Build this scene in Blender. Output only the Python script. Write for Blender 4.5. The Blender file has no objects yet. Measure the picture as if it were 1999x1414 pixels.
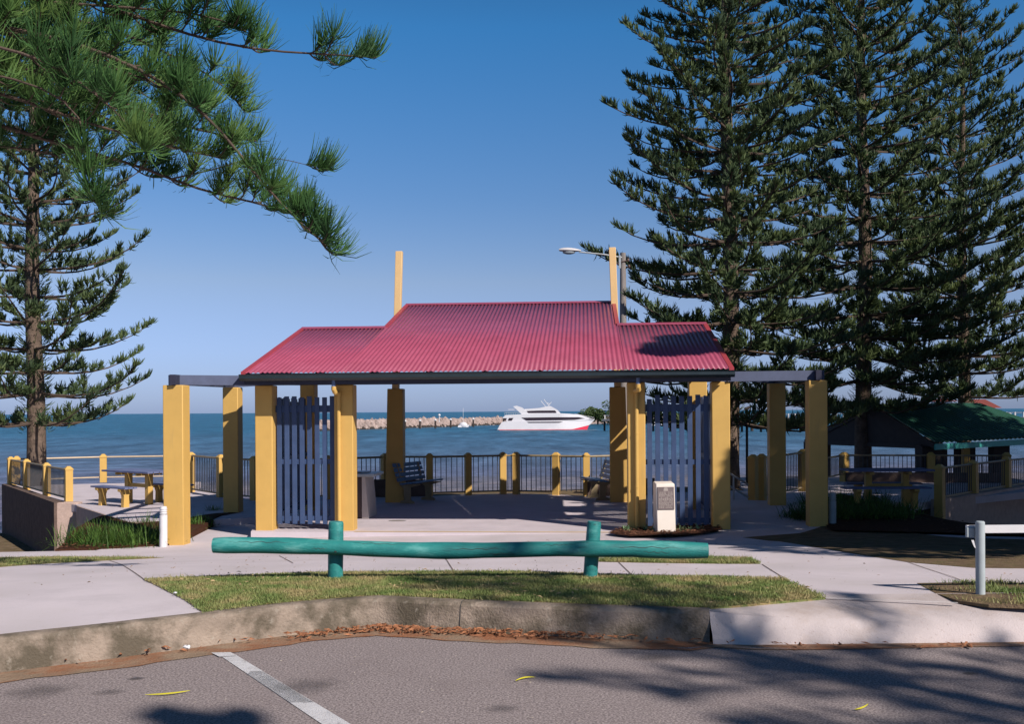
import bpy, bmesh, math, random
import numpy as np
from mathutils import Vector, Matrix
from mathutils.geometry import tessellate_polygon
random.seed(7); RNG = np.random.default_rng(7)
col = bpy.context.scene.collection
rad = math.radians

# ------------------------------------------------------------------ camera geometry
F = 1944.0; RHO = .006; CAM = np.array([0, 0, 1.6])
def ray(px, py):
    u = (px-999.5)/F; v = (803-py)/F
    return np.array([u*math.cos(RHO)+v*math.sin(RHO), 1, v*math.cos(RHO)-u*math.sin(RHO)])
def P(px, py, z):            # point of the horizontal plane z seen at that place of the photograph
    r = ray(px, py); return Vector(CAM+r*(z-1.6)/r[2])
def D(px, py, y):            # point at depth y
    return Vector(CAM+ray(px, py)*y)
def lerp(a, b, t): return a+(b-a)*t
def smooth(t): t = min(1, max(0, t)); return t*t*(3-2*t)
def piece(y, pts):
    if y <= pts[0][0]: return pts[0][1]
    for (a, za), (b, zb) in zip(pts, pts[1:]):
        if y <= b: return lerp(za, zb, (y-a)/(b-a))
    return pts[-1][1]
def G(x, y):                 # height of the ground behind the kerb
    z = piece(y, [(7.5, .19), (8.7, .13), (11, -.05), (14.5, -.38), (16.2, -.47), (26, -.47)])
    z += smooth((y-8.7)/6)*.018*max(-9, min(6.5, x))
    z -= .95*smooth((-6.9-x+.0*y)/2.2)*smooth((y-16.9)/2.2)
    z -= .35*smooth((x-7.2)/2)*smooth((y-15)/4)
    z -= .8*smooth((x-7.9)/1.6)*smooth((y-16.2)/2.6)
    z -= 2.6*smooth((y-27.5)/9)
    return z
def PG(px, py):
    r = ray(px, py); a, b = 3.0, 60.0; t = a
    while t < b:
        q = CAM+r*t
        if q[2] < G(q[0], q[1]): break
        t += .02
    q = CAM+r*t; return Vector((q[0], q[1], G(q[0], q[1])))

# ------------------------------------------------------------------ materials
MATS = {}
def nt(m):
    m.use_nodes = True; t = m.node_tree; return t, t.nodes, t.links, t.nodes['Principled BSDF']
def mat(name, c, rough=.7, var=.25, scale=6, c2=None, bump=.0, bscale=60, spec=.3, metal=0, scale3=None, detail=6, seed=0, thresh=(.35, .65), coat=0):
    """paint/stone/soil: two colours mixed by noise, fine value noise, bump"""
    if name in MATS: return MATS[name]
    m = bpy.data.materials.new(name); t, N, L, b = nt(m)
    tc = N.new('ShaderNodeTexCoord'); mp = N.new('ShaderNodeMapping'); L.new(tc.outputs['Object'], mp.inputs['Vector'])
    mp.inputs['Location'].default_value = (seed*3.1, seed*1.7, seed)
    if scale3: mp.inputs['Scale'].default_value = scale3
    n = N.new('ShaderNodeTexNoise'); n.inputs['Scale'].default_value = scale; n.inputs['Detail'].default_value = detail; n.inputs['Roughness'].default_value = .6
    L.new(mp.outputs['Vector'], n.inputs['Vector'])
    r = N.new('ShaderNodeValToRGB'); L.new(n.outputs['Fac'], r.inputs['Fac'])
    c2 = c2 or tuple(x*(1-var) for x in c)
    r.color_ramp.elements[0].position, r.color_ramp.elements[1].position = thresh
    r.color_ramp.elements[0].color = (*c2, 1); r.color_ramp.elements[1].color = (*c, 1)
    L.new(r.outputs['Color'], b.inputs['Base Color'])
    b.inputs['Roughness'].default_value = rough; b.inputs['Specular IOR Level'].default_value = spec; b.inputs['Metallic'].default_value = metal
    b.inputs['Coat Weight'].default_value = coat
    if bump:
        n2 = N.new('ShaderNodeTexNoise'); n2.inputs['Scale'].default_value = bscale; n2.inputs['Detail'].default_value = 4
        L.new(mp.outputs['Vector'], n2.inputs['Vector'])
        bp = N.new('ShaderNodeBump'); bp.inputs['Strength'].default_value = bump; bp.inputs['Distance'].default_value = .02
        L.new(n2.outputs['Fac'], bp.inputs['Height']); L.new(bp.outputs['Normal'], b.inputs['Normal'])
    MATS[name] = m; return m
def over(m, c, scale, lo, hi, strength=1.0, stretch=None, vor=False):
    """lay a second patchy colour (stain, speckle) over a material made by mat()"""
    t, N, L, b = nt(m); src = b.inputs['Base Color'].links[0].from_socket
    tc = N.new('ShaderNodeTexCoord'); mp = N.new('ShaderNodeMapping'); L.new(tc.outputs['Object'], mp.inputs['Vector'])
    if stretch: mp.inputs['Scale'].default_value = stretch
    if vor:
        n = N.new('ShaderNodeTexVoronoi'); n.inputs['Scale'].default_value = scale; out = n.outputs['Distance']
    else:
        n = N.new('ShaderNodeTexNoise'); n.inputs['Scale'].default_value = scale; n.inputs['Detail'].default_value = 8; n.inputs['Roughness'].default_value = .65; out = n.outputs['Fac']
    L.new(mp.outputs['Vector'], n.inputs['Vector'])
    mr = N.new('ShaderNodeMapRange'); L.new(out, mr.inputs['Value']); mr.inputs['From Min'].default_value = lo; mr.inputs['From Max'].default_value = hi
    mr.inputs['To Max'].default_value = strength
    mx = N.new('ShaderNodeMix'); mx.data_type = 'RGBA'; L.new(mr.outputs['Result'], mx.inputs['Factor']); L.new(src, mx.inputs['A']); mx.inputs['B'].default_value = (*c, 1)
    L.new(mx.outputs['Result'], b.inputs['Base Color']); return m

yellow = over(over(mat('yellow_paint', (.57, .35, .10), .55, .08, 3, bump=.08, bscale=90), (.42, .25, .08), 5, .6, .85, .35), (.30, .21, .10), 2.2, .58, .8, .45, (4, 4, .5))
cream = mat('cream_paint', (.68, .46, .22), .5, .06)
blue = over(mat('blue_paint', (.045, .075, .165), .5, .2, 4, bump=.1, bscale=70), (.08, .105, .18), 9, .55, .8, .5)
blueseat = mat('seat_paint', (.10, .20, .36), .45, .2, 5)
bluetop = mat('table_paint', (.15, .17, .30), .5, .25, 5)
fasc = mat('fascia_paint', (.035, .035, .06), .35, .2)
gutm = mat('gutter_paint', (.02, .03, .035), .25, .2, spec=.5)
roofm = over(over(mat('roof_sheet', (.33, .065, .12), .38, .12, 1.5, spec=.5), (.38, .10, .17), 2.5, .5, .8, .5), (.24, .035, .06), 1.4, .55, .8, .5, (3, .4, 1))
conc = over(over(mat('concrete', (.62, .545, .58), .85, .13, 2.6, bump=.25, bscale=140, spec=.2), (.36, .32, .31), 1.3, .46, .74, .6), (.30, .27, .25), 60, .58, .72, .35)
slabm = over(mat('slab_concrete', (.56, .49, .53), .8, .10, 2, bump=.2, bscale=120, spec=.2), (.33, .30, .30), 1.6, .5, .75, .4)
kerbm = over(over(mat('kerb_concrete', (.33, .26, .21), .9, .3, 5, bump=.5, bscale=60, spec=.15), (.085, .07, .05), 2.6, .44, .60, .9), (.36, .32, .27), 14, .6, .7, .5)
gutterc = over(over(mat('gutter_concrete', (.34, .24, .17), .9, .3, 4, bump=.6, bscale=60, spec=.15), (.30, .11, .05), 2.2, .42, .6, .85), (.14, .08, .05), 30, .55, .7, .5)
asph = over(over(over(over(mat('asphalt', (.33, .275, .275), .95, .5, 75, bump=.15, bscale=110, spec=.12, thresh=(.42, .58), detail=3), (.17, .135, .135), 1.6, .5, .75, .4), (.10, .08, .075), 48, .60, .66, .75), (.60, .53, .48), 60, .61, .66, .8), (.13, .08, .05), .9, .64, .72, .3)
linem = over(mat('line_paint', (.62, .60, .62), .8, .15, 8, bump=.5, bscale=150), (.18, .15, .15), 16, .55, .70, .65)
grassg = over(mat('grass_ground', (.17, .19, .07), 1, .4, 8, c2=(.30, .22, .11), bump=.8, bscale=80, spec=.05, thresh=(.42, .58)), (.05, .08, .02), 30, .5, .7, .8)
dirtm = over(mat('dirt', (.20, .14, .09), 1, .4, 5, bump=.8, bscale=50, spec=.05), (.10, .10, .04), 7, .5, .65, .7)
mulchm = mat('mulch', (.09, .04, .025), 1, .6, 40, bump=1, bscale=50, spec=.05)
wallm = over(mat('retaining_wall', (.15, .105, .09), .9, .3, 6, bump=.6, bscale=40, spec=.1), (.10, .07, .06), 3, .5, .7, .7, (1, 1, .3))
pierm = over(mat('pier_render', (.52, .38, .33), .9, .2, 6, bump=.4, bscale=60), (.36, .26, .22), 25, .5, .7, .5)
teal = over(over(mat('teal_paint', (.03, .25, .23), .5, .45, 2.2, c2=(.015, .14, .14), bump=.25, bscale=40, spec=.35, scale3=(1, 3, 3)), (.24, .46, .45), 2.2, .52, .75, .6, (1, 3, 3)), (.012, .02, .02), 20, .60, .66, .85, (.12, 4, 4))
barkm = over(mat('bark', (.16, .115, .09), .95, .4, 9, bump=1, bscale=30, spec=.1, scale3=(1, 1, .6)), (.06, .045, .04), 6, .5, .65, .7, (1, 1, 3))
limbm = mat('limb_bark', (.10, .07, .055), .9, .3, 5)
white = mat('white_paint', (.62, .60, .62), .45, .06)
offwhite = mat('memorial_paint', (.72, .64, .58), .6, .08, 3, bump=.1)
plaq = mat('plaque_bronze', (.16, .12, .12), .45, .2, 12, spec=.5)
plaqt = mat('plaque_letters', (.34, .29, .27), .4, .1)
steel = mat('galvanised', (.42, .44, .46), .45, .2, 12, metal=.4)
greyp = mat('grey_post', (.38, .42, .44), .55, .15, 5)
polem = over(mat('timber_pole', (.26, .23, .22), .85, .25, 5, bump=.5, bscale=30, scale3=(3, 3, .3)), (.12, .10, .09), 8, .55, .7, .6, (3, 3, .3))
railm = mat('rail_paint', (.30, .23, .14), .5, .2)
raillit = mat('rail_paint_lit', (.55, .42, .30), .5, .15)  # lighter copy of the rail paint, sunlight put into its colour
barm = mat('bar_paint', (.045, .05, .06), .45, .2)
hullm = mat('hull_white', (.60, .58, .61), .5, .04)
redm = mat('hull_red', (.62, .03, .07), .4, .1)
glassm = mat('cabin_glass', (.03, .02, .03), .3, .2, spec=.3)
rockm = over(mat('rocks', (.42, .32, .29), .95, .4, .6, bump=.8, bscale=3), (.16, .12, .11), 1.2, .52, .66, .8)
pilem = mat('pile_timber', (.05, .035, .03), .8, .3)
gshelt = over(mat('green_sheet', (.03, .10, .068), .45, .2, 2), (.02, .09, .06), 3, .5, .7, .5)
tealtrim = mat('aqua_trim', (.06, .38, .34), .5, .1)
darkt = mat('dark_stain', (.04, .03, .03), .7, .3)
redroof = mat('tile_red', (.20, .05, .04), .8, .2)
leafl = mat('leaf_litter', (.36, .15, .07), .8, .5, 25, c2=(.16, .06, .03))
podm = mat('seed_pod', (.55, .48, .03), .6, .2)
inkm = mat('dark_ink', (.05, .05, .05), .6, .1)
def foliage(name, a, b_, c, scale=1.3, trans=.25):
    m = bpy.data.materials.new(name); t, N, L, b = nt(m)
    tc = N.new('ShaderNodeTexCoord'); n = N.new('ShaderNodeTexNoise'); n.inputs['Scale'].default_value = scale; n.inputs['Detail'].default_value = 5
    L.new(tc.outputs['Object'], n.inputs['Vector'])
    r = N.new('ShaderNodeValToRGB'); e = r.color_ramp.elements; e[0].position = .35; e[1].position = .68
    e[0].color = (*a, 1); e[1].color = (*c, 1); k = e.new(.5); k.color = (*b_, 1)
    L.new(n.outputs['Fac'], r.inputs['Fac']); L.new(r.outputs['Color'], b.inputs['Base Color'])
    b.inputs['Roughness'].default_value = .6; b.inputs['Specular IOR Level'].default_value = .25
    tr = N.new('ShaderNodeBsdfTranslucent'); L.new(r.outputs['Color'], tr.inputs['Color'])
    mx = N.new('ShaderNodeMixShader'); mx.inputs[0].default_value = trans
    L.new(b.outputs[0], mx.inputs[1]); L.new(tr.outputs[0], mx.inputs[2]); L.new(mx.outputs[0], N['Material Output'].inputs['Surface'])
    return m
pinef = foliage('pine_foliage', (.04, .065, .034), (.068, .105, .045), (.14, .18, .065))
pinen = foliage('near_pine_foliage', (.035, .09, .03), (.06, .14, .04), (.13, .21, .055), 1.6)
figf = foliage('fig_foliage', (.012, .02, .012), (.02, .035, .018), (.03, .05, .02), 1)
mangf = foliage('mangrove_foliage', (.05, .08, .03), (.08, .12, .04), (.12, .17, .06), .5)
shrubf = foliage('shrub_foliage', (.03, .055, .015), (.07, .14, .025), (.14, .24, .05), 5, .3)
paleleaf = foliage('pale_leaf', (.12, .20, .10), (.2, .3, .16), (.3, .42, .25), 8, .2)
grassf = foliage('grass_blades', (.36, .29, .14), (.23, .25, .09), (.12, .19, .05), 3.2, .2)

# ------------------------------------------------------------------ mesh builder
class MB:
    def __init__(s): s.v = []; s.f = []
    def add(s, vs, fs):
        o = len(s.v); s.v += [tuple(v) for v in vs]; s.f += [tuple(i+o for i in f) for f in fs]; return s
    def hexa(s, p):          # 8 points: bottom ring 0-3, top ring 4-7
        return s.add(p, [(3,2,1,0), (4,5,6,7), (0,1,5,4), (1,2,6,5), (2,3,7,6), (3,0,4,7)])
    def box(s, c, sx, sy, z0, z1, ang=0, tx=1, ty=1):
        ca, sa = math.cos(ang), math.sin(ang); p = []
        for z, kx, ky in ((z0, 1, 1), (z1, tx, ty)):
            for a, b in ((-1,-1), (1,-1), (1,1), (-1,1)):
                x, y = a*sx/2*kx, b*sy/2*ky
                p.append((c[0]+x*ca-y*sa, c[1]+x*sa+y*ca, z))
        return s.hexa(p)
    def beam(s, a, b, w, h, up=(0,0,1)):
        a, b = Vector(a), Vector(b); d = (b-a).normalized(); u = Vector(up); sd = d.cross(u).normalized(); u = sd.cross(d)
        p = [q+sd*i*w/2+u*j*h/2 for j in (-1,1) for q, i in ((a,-1), (a,1), (b,1), (b,-1))]
        return s.hexa(p)
    def tube(s, pts, r, n=8, cap=True, nz=0):
        pts = [Vector(p) for p in pts]; k = len(pts); rs = r if isinstance(r, (list, tuple)) else [r]*k
        vs = []; prev = None
        for i, p in enumerate(pts):
            d = (pts[min(i+1, k-1)]-pts[max(i-1, 0)]).normalized()
            a = prev if prev else (Vector((0,0,1)) if abs(d.z) < .9 else Vector((1,0,0)))
            x = (a-d*a.dot(d)).normalized(); prev = x; y = d.cross(x)
            for j in range(n):
                t = 2*math.pi*j/n; rr = rs[i]*(1+nz*(random.random()-.5)); vs.append(p+(x*math.cos(t)+y*math.sin(t))*rr)
        fs = [(i*n+j, i*n+(j+1)%n, (i+1)*n+(j+1)%n, (i+1)*n+j) for i in range(k-1) for j in range(n)]
        if cap: fs += [tuple(range(n-1, -1, -1)), tuple((k-1)*n+j for j in range(n))]
        return s.add(vs, fs)
    def prism(s, pts, off):   # closed outline swept along off
        pts = [Vector(p) for p in pts]; n = len(pts); off = Vector(off)
        tris = tessellate_polygon([pts]); vs = pts+[p+off for p in pts]
        fs = [(i, (i+1)%n, n+(i+1)%n, n+i) for i in range(n)]
        return s.add(vs, fs+[tuple(t) for t in tris]+[tuple(n+i for i in reversed(t)) for t in tris])
    def sphere(s, c, r, n=10, m=6, sc=(1,1,1)):
        vs = [(c[0]+r*sc[0]*math.sin(math.pi*i/m)*math.cos(2*math.pi*j/n), c[1]+r*sc[1]*math.sin(math.pi*i/m)*math.sin(2*math.pi*j/n), c[2]+r*sc[2]*math.cos(math.pi*i/m)) for i in range(m+1) for j in range(n)]
        return s.add(vs, [(i*n+j, (i+1)*n+j, (i+1)*n+(j+1)%n, i*n+(j+1)%n) for i in range(m) for j in range(n)])
    def build(s, name, m, parent=None, loc=None, smooth=True, bevel=0):
        base = Vector(parent['_w']) if parent else Vector(loc or (0,0,0))
        me = bpy.data.meshes.new(name)
        if isinstance(s.v, np.ndarray): me.from_pydata((s.v-np.array(base)).tolist(), [], s.f)
        else: me.from_pydata([Vector(v)-base for v in s.v], [], s.f)
        bm = bmesh.new(); bm.from_mesh(me)
        if len(bm.verts) < 30000: bmesh.ops.recalc_face_normals(bm, faces=bm.faces)
        bm.to_mesh(me); bm.free()
        me.materials.append(m)
        if smooth:
            me.shade_smooth(); me.set_sharp_from_angle(angle=rad(35))
        o = bpy.data.objects.new(name, me); col.objects.link(o)
        if parent: o.parent = parent; o['_w'] = tuple(base)
        else: o.location = base; o['_w'] = tuple(base)
        if bevel:
            b = o.modifiers.new('edge', 'BEVEL'); b.width = bevel; b.segments = 2; b.limit_method = 'ANGLE'
        return o
def fast(name, V, nv, m, parent=None, loc=None):
    """V: (faces*nv, 3) world verts, one separate face per nv verts"""
    base = np.array([float(q_) for q_ in (parent['_w'] if parent else (loc or (0,0,0)))])
    me = bpy.data.meshes.new(name); n = len(V); k = n//nv
    me.vertices.add(n); me.vertices.foreach_set('co', (V-base).astype(np.float32).ravel())
    me.loops.add(n); me.loops.foreach_set('vertex_index', np.arange(n, dtype=np.int32))
    me.polygons.add(k); me.polygons.foreach_set('loop_start', np.arange(0, n, nv, dtype=np.int32)); 
    me.update(calc_edges=True); me.validate(); me.materials.append(m)
    o = bpy.data.objects.new(name, me); col.objects.link(o)
    if parent: o.parent = parent
    else: o.location = base.tolist()
    o['_w'] = base.tolist(); return o
def tag(o, label=None, cat=None, group=None, kind=None):
    if label: o['label'] = label
    if cat: o['category'] = cat
    if group: o['group'] = group
    if kind: o['kind'] = kind
    return o
def empty(name, loc, label, cat, group=None):
    o = bpy.data.objects.new(name, None); col.objects.link(o); o.location = loc; o['_w'] = tuple(loc); o.empty_display_size = .3
    return tag(o, label, cat, group)
def dup(root, loc, rz=0, sc=1, label=None):
    r = root.copy(); col.objects.link(r); r.location = loc; r.rotation_euler = (0, 0, rz); r.scale = (sc, sc, sc)
    if label: r['label'] = label
    for ch in list(root.children):
        c = ch.copy(); col.objects.link(c); c.parent = r
        for g in ch.children:
            d = g.copy(); col.objects.link(d); d.parent = c
    return r

# ------------------------------------------------------------------ draped ground sheets
def drape(name, poly, m, off, kind='structure', cell=.5, fn=G, label=None, skirt=0):
    """polygon of (x, y) laid on the ground function"""
    pts = [Vector((p[0], p[1], 0)) for p in poly]
    bm = bmesh.new(); vs = [bm.verts.new(p) for p in pts]
    for t in tessellate_polygon([pts]): bm.faces.new([vs[i] for i in t])
    xs = [p.x for p in pts]; ys = [p.y for p in pts]
    for ax, lo, hi in ((0, min(xs), max(xs)), (1, min(ys), max(ys))):
        k = math.floor(lo/cell)+1
        while k*cell < hi:
            co = [0, 0, 0]; no = [0, 0, 0]; co[ax] = k*cell; no[ax] = 1
            bmesh.ops.bisect_plane(bm, geom=bm.verts[:]+bm.edges[:]+bm.faces[:], dist=1e-5, plane_co=co, plane_no=no); k += 1
    for v in bm.verts: v.co.z = fn(v.co.x, v.co.y)+off
    bmesh.ops.recalc_face_normals(bm, faces=bm.faces)
    for f in bm.faces:
        if f.normal.z < 0: f.normal_flip()
    if skirt:
        be = [e for e in bm.edges if e.is_boundary]; r = bmesh.ops.extrude_edge_only(bm, edges=be)
        for v in [g for g in r['geom'] if isinstance(g, bmesh.types.BMVert)]: v.co.z -= skirt
    me = bpy.data.meshes.new(name); bm.to_mesh(me); bm.free(); me.materials.append(m); me.shade_smooth(); me.set_sharp_from_angle(angle=rad(35))
    o = bpy.data.objects.new(name, me); col.objects.link(o); o['kind'] = kind
    if label: o['label'] = label
    return o
def gpoly(pp): return [PG(*p) for p in pp]

# kerb: face-top line at z .19
KT = [(-60, 1230), (5, 1247), (200, 1226), (390, 1204), (560, 1184), (700, 1172), (742, 1170), (800, 1173), (900, 1178), (1100, 1186), (1385, 1195)]
kt = [P(a, b, .19) for a, b in KT]
kt[0] = kt[1]+(kt[1]-kt[2]).normalized()*14
RAMP0 = kt[-1]; rdir = Vector((1, .02, 0)).normalized()
ramp_end = RAMP0+rdir*30
def outward(path, i):        # horizontal normal towards the camera
    a = path[max(i-1, 0)]; b = path[min(i+1, len(path)-1)]; d = (b-a).normalized(); return Vector((d.y, -d.x, 0))
def strip(path, prof, close=False):
    mb = MB(); n = len(prof)
    for i, p in enumerate(path):
        o = outward(path, i); mb.v += [tuple(Vector((p.x, p.y, 0))+o*a+Vector((0, 0, z))) for a, z in prof]
    mb.f = [(i*n+j, i*n+j+1, (i+1)*n+j+1, (i+1)*n+j) for i in range(len(path)-1) for j in range(n-1)]
    return mb
fine = []
for a, b in zip(kt, kt[1:]):
    k = max(1, int((b-a).length/.12)); fine += [a.lerp(b, i/k) for i in range(k)]
fine.append(kt[-1])
for i, p in enumerate(fine): p.y += .004*math.sin(i*1.3)+.003*math.sin(i*.37)
kerb = strip(fine, [(-.14, .05), (-.14, .188), (-.12, .195), (-.03, .195), (-.008, .188), (.01, .17), (.035, .02), (.04, -.03)]).build('kerb', kerbm); kerb['kind'] = 'structure'
# driveway ramp going on from the kerb's end
rp = [RAMP0+rdir*t for t in (0, .25, .6, 1.2, 2, 4, 8, 30)]
mb = MB(); prof = [(-.60, .19), (-.3, .17), (-.14, .15), (0, .11), (.03, .085), (.10, .03), (.13, -.02)]
for i, p in enumerate(rp):
    t = min(1, i/3)
    for j, (a, z) in enumerate(prof):
        full = [.1905, .1905, .1905, .19, .12, .04, -.02][j]; z = lerp(full, z, t); a2 = lerp(a, a, t)
        mb.v.append((p.x, p.y-a2, z))
n = len(prof); mb.f = [(i*n+j, i*n+j+1, (i+1)*n+j+1, (i+1)*n+j) for i in range(len(rp)-1) for j in range(n-1)]
o = mb.build('driveway_ramp', over(over(mat('ramp_concrete', (.50, .43, .43), .9, .16, 3, bump=.3, bscale=90, spec=.15), (.30, .22, .17), 2.2, .5, .72, .55), (.22, .15, .12), 40, .60, .7, .5)); o['kind'] = 'structure'
gpath = fine+[p for p in rp[1:]]
gw = []
gmb = MB()
for i, p in enumerate(gpath):
    o = outward(gpath, i) if i < len(fine) else Vector((0, -1, 0))
    w = .36 if p.x < 1.3 else .22
    off = .034 if i < len(fine) else .12
    wob = .015*math.sin(i*.9)+.012*math.sin(i*2.3)
    for a, z in ((off, -.015), (off+w*.5, -.006), (off+w+wob, .005)): gmb.v.append(tuple(Vector((p.x, p.y, 0))+o*a+Vector((0, 0, z))))
gmb.f = [(i*3+j, i*3+j+1, (i+1)*3+j+1, (i+1)*3+j) for i in range(len(gpath)-1) for j in range(2)]
o = gmb.build('gutter_channel', gutterc); o['kind'] = 'structure'
# dirty joints across the kerb face
for px in (905,):
    i_ = min(range(len(fine)), key=lambda k: abs(fine[k].x-P(px, 1190, .19).x)); o_ = outward(fine, i_); p_ = fine[i_]; al = Vector((-o_.y, o_.x, 0))*.0025; mbj = MB()
    for a_, z_ in ((-.13, .192), (-.02, .198), (.014, .172), (.040, .02)):
        for sg_ in (-1, 1): mbj.v.append(tuple(Vector((p_.x, p_.y, 0))+o_*a_+al*sg_+Vector((0, 0, z_))))
    mbj.f = [(2*k, 2*k+1, 2*k+3, 2*k+2) for k in range(3)]; mbj.build('kerb_joint', inkm)['kind'] = 'structure'
# road: everything on the camera side of the kerb
edge = [Vector((gmb.v[i*3+2][0], gmb.v[i*3+2][1]+.0, 0)) for i in range(0, len(gpath), 2)]
if (edge[-1]-Vector(gmb.v[-1])).length > .1: edge.append(Vector((gmb.v[-1][0], gmb.v[-1][1], 0)))
edge = [e+Vector((0, .05, 0)) for e in edge]
drape('road', [(e.x, e.y) for e in edge]+[(edge[-1].x, -60), (edge[0].x, -60)], asph, 0, fn=lambda x, y: 0, cell=1000)
# subsoil under everything
def sub(x, y): return -3.2 if y > 31 else (-.1 if y < 6.9 else G(x, y)-.12)
drape('ground', [(-60, -60), (60, -60), (60, 34), (-60, 34)], dirtm, 0, cell=1.5, fn=lambda x, y: (-.1 if y < 5 else min(-.1, G(x, y)-.15)) if y < 9 else G(x, y)-.10-(.0 if y < 12 else .03))
# footpath: back edge of kerb / ramp up to the pavilion
bk = [fine[i]-outward(fine, i)*.13 for i in range(0, len(fine), 3)]+[RAMP0+Vector((0, .14, 0))]
bk = [Vector((p.x, p.y, 0)) for p in bk]+[Vector((p.x, p.y+.59, 0)) for p in rp[1:]]
foot = [(p.x, p.y) for p in bk]+[(30, 13), (8.5, 13.0), (6.2, 15.0), (6.3, 21.0), (4.0, 22.5), (-5.3, 22.5), (-6.6, 17.6), (-6.6, 15.75), (-9, 15.9), (-26, 16.2)]
drape('footpath', foot, conc, .0, skirt=.06)

# ------------------------------------------------------------------ grass, beds
gA = [(283, 1134), (330, 1131), (420, 1128), (600, 1121), (800, 1118), (1000, 1118), (1250, 1126), (1400, 1128), (1528, 1131), (1575, 1152), (1612, 1169), (1560, 1174), (1480, 1180), (1390, 1190),
      (1250, 1186), (1100, 1181), (900, 1173), (800, 1168), (742, 1165), (690, 1167), (560, 1179), (440, 1193), (398, 1200)]
gB = [(-60, 1092), (5, 1089), (120, 1087), (255, 1088), (320, 1090), (215, 1095), (100, 1101), (5, 1108), (-60, 1112)]
gC = [(1150, 1094), (1250, 1092), (1360, 1090), (1462, 1092), (1485, 1102), (1400, 1102), (1260, 1100), (1170, 1098)]
gD = [(1790, 1140), (1850, 1139), (1920, 1138), (2100, 1141), (2100, 1189), (1930, 1183), (1870, 1175), (1830, 1162)]
bedR = [(1450, 1050), (1522, 1058), (1583, 1068), (1690, 1086), (1773, 1099), (1902, 1110), (2200, 1113), (2200, 1060), (1900, 1052), (1700, 1030), (1640, 1015), (1600, 1030), (1560, 1042)]
def patch(name, pp, m, off, label, **k): 
    poly = gpoly(pp); return poly, drape(name, poly, m, .003, label=label, skirt=.02, **k)
pA, _ = patch('lawn_ground', gA, grassg, .010, None, cell=.25)
pB, _ = patch('lawn_ground', gB, grassg, .010, None)
pC, _ = patch('lawn_ground', gC, grassg, .010, None)
pD, _ = patch('lawn_ground', gD, dirtm, .010, None)
pR, _ = patch('garden_soil', bedR, dirtm, .012, None)
pRb = [(5.1, 15.9), (6.4, 14.9), (8.4, 13.3), (30, 12.9), (30, 27), (8.2, 24), (6.3, 20.8), (5.55, 18.3)]
drape('garden_soil', pRb, mulchm, .03, cell=.5)
pL = [tuple(P(*q, -.6)[:2]) for q in ((108, 1080), (130, 1060), (150, 1045), (200, 1022))]+[(-6.9, 18.3), (-6.0, 20.2), (-5.55, 20.4)]+[tuple(PG(*q)[:2]) for q in ((470, 1003), (430, 1022), (366, 1055), (330, 1066), (240, 1071))]
drape('garden_soil', pL, mulchm, .03, cell=.4, fn=lambda x, y: max(G(x, y), lerp(-.62, -.47, smooth((y-16.4)/1.6))+.02*math.sin(x*3)*math.sin(y*2)) if y > 16.3 else G(x, y), skirt=.2)
pF = [PG(*q) for q in ((1186, 1047), (1215, 1037), (1240, 1030), (1400, 1032), (1412, 1040), (1350, 1049), (1300, 1052), (1230, 1052))]
drape('garden_soil', pF, mulchm, .03, cell=.3, fn=lambda x, y: G(x, y)+.02+.02*math.sin(x*9)*math.sin(y*7))

def inside(poly, x, y):
    c = np.zeros(len(x), bool); n = len(poly)
    for i in range(n):
        x1, y1 = poly[i][0], poly[i][1]; x2, y2 = poly[(i+1)%n][0], poly[(i+1)%n][1]
        if y1 == y2: continue
        k = ((y1 > y) != (y2 > y)) & (x < (x2-x1)*(y-y1)/(y2-y1)+x1); c ^= k
    return c
def scatter(poly, n, spread=0):
    xs = [p[0] for p in poly]; ys = [p[1] for p in poly]
    x = RNG.uniform(min(xs), max(xs), n); y = RNG.uniform(min(ys), max(ys), n); k = inside(poly, x, y)
    return x[k]+RNG.normal(0, 1, k.sum())*spread, y[k]+RNG.normal(0, 1, k.sum())*spread
def blades(x, y, z, h, w, lean=.5):
    n = len(x); a = RNG.uniform(0, 6.28, n); hh = h*RNG.uniform(.5, 1.3, n); b = RNG.uniform(0, 6.28, n); le = lean*hh*RNG.uniform(.2, 1.2, n)
    p = np.stack([x, y, z], 1); d = np.stack([np.cos(a), np.sin(a), 0*a], 1)*w/2
    tip = p+np.stack([np.cos(b)*le, np.sin(b)*le, hh], 1)
    return np.stack([p-d, p+d, tip], 1).reshape(-1, 3)
V = []
for poly, n, h in ((pA, 120000, .020), (pB, 11000, .024), (pC, 14000, .028), (pD, 9000, .03)):
    x, y = scatter(poly, n, .012); z = np.array([G(a, b)+.008 for a, b in zip(x, y)])
    if poly is pD:
        k = np.sin(x*7)+np.sin(y*11+x*3)+RNG.normal(0, .6, len(x)) > .6; x, y, z = x[k], y[k], z[k]
    V.append(blades(x, y, z, h, .008, .9))
    k = RNG.random(len(x)) < .02; V.append(blades(x[k], y[k], z[k], h*2.2, .009, .8))
tag(fast('grass', np.concatenate(V), 3, grassf), 'short dry green grass on the verge between kerb and footpath', None, kind='stuff')

# path joints: thin dark grooves drawn as narrow sheets
def groove(a, b, w=.011, m=inkm):
    a, b = PG(*a), PG(*b); k = 14; mb = MB(); d = (b-a); s = Vector((d.y, -d.x, 0)).normalized()*w/2
    for i in range(k+1):
        p = a.lerp(b, i/k)
        for sg in (-1, 1): q = p+s*sg; mb.v.append((q.x, q.y, G(q.x, q.y)+.004))
    mb.f = [(2*i, 2*i+1, 2*i+3, 2*i+2) for i in range(k)]; return mb

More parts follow.
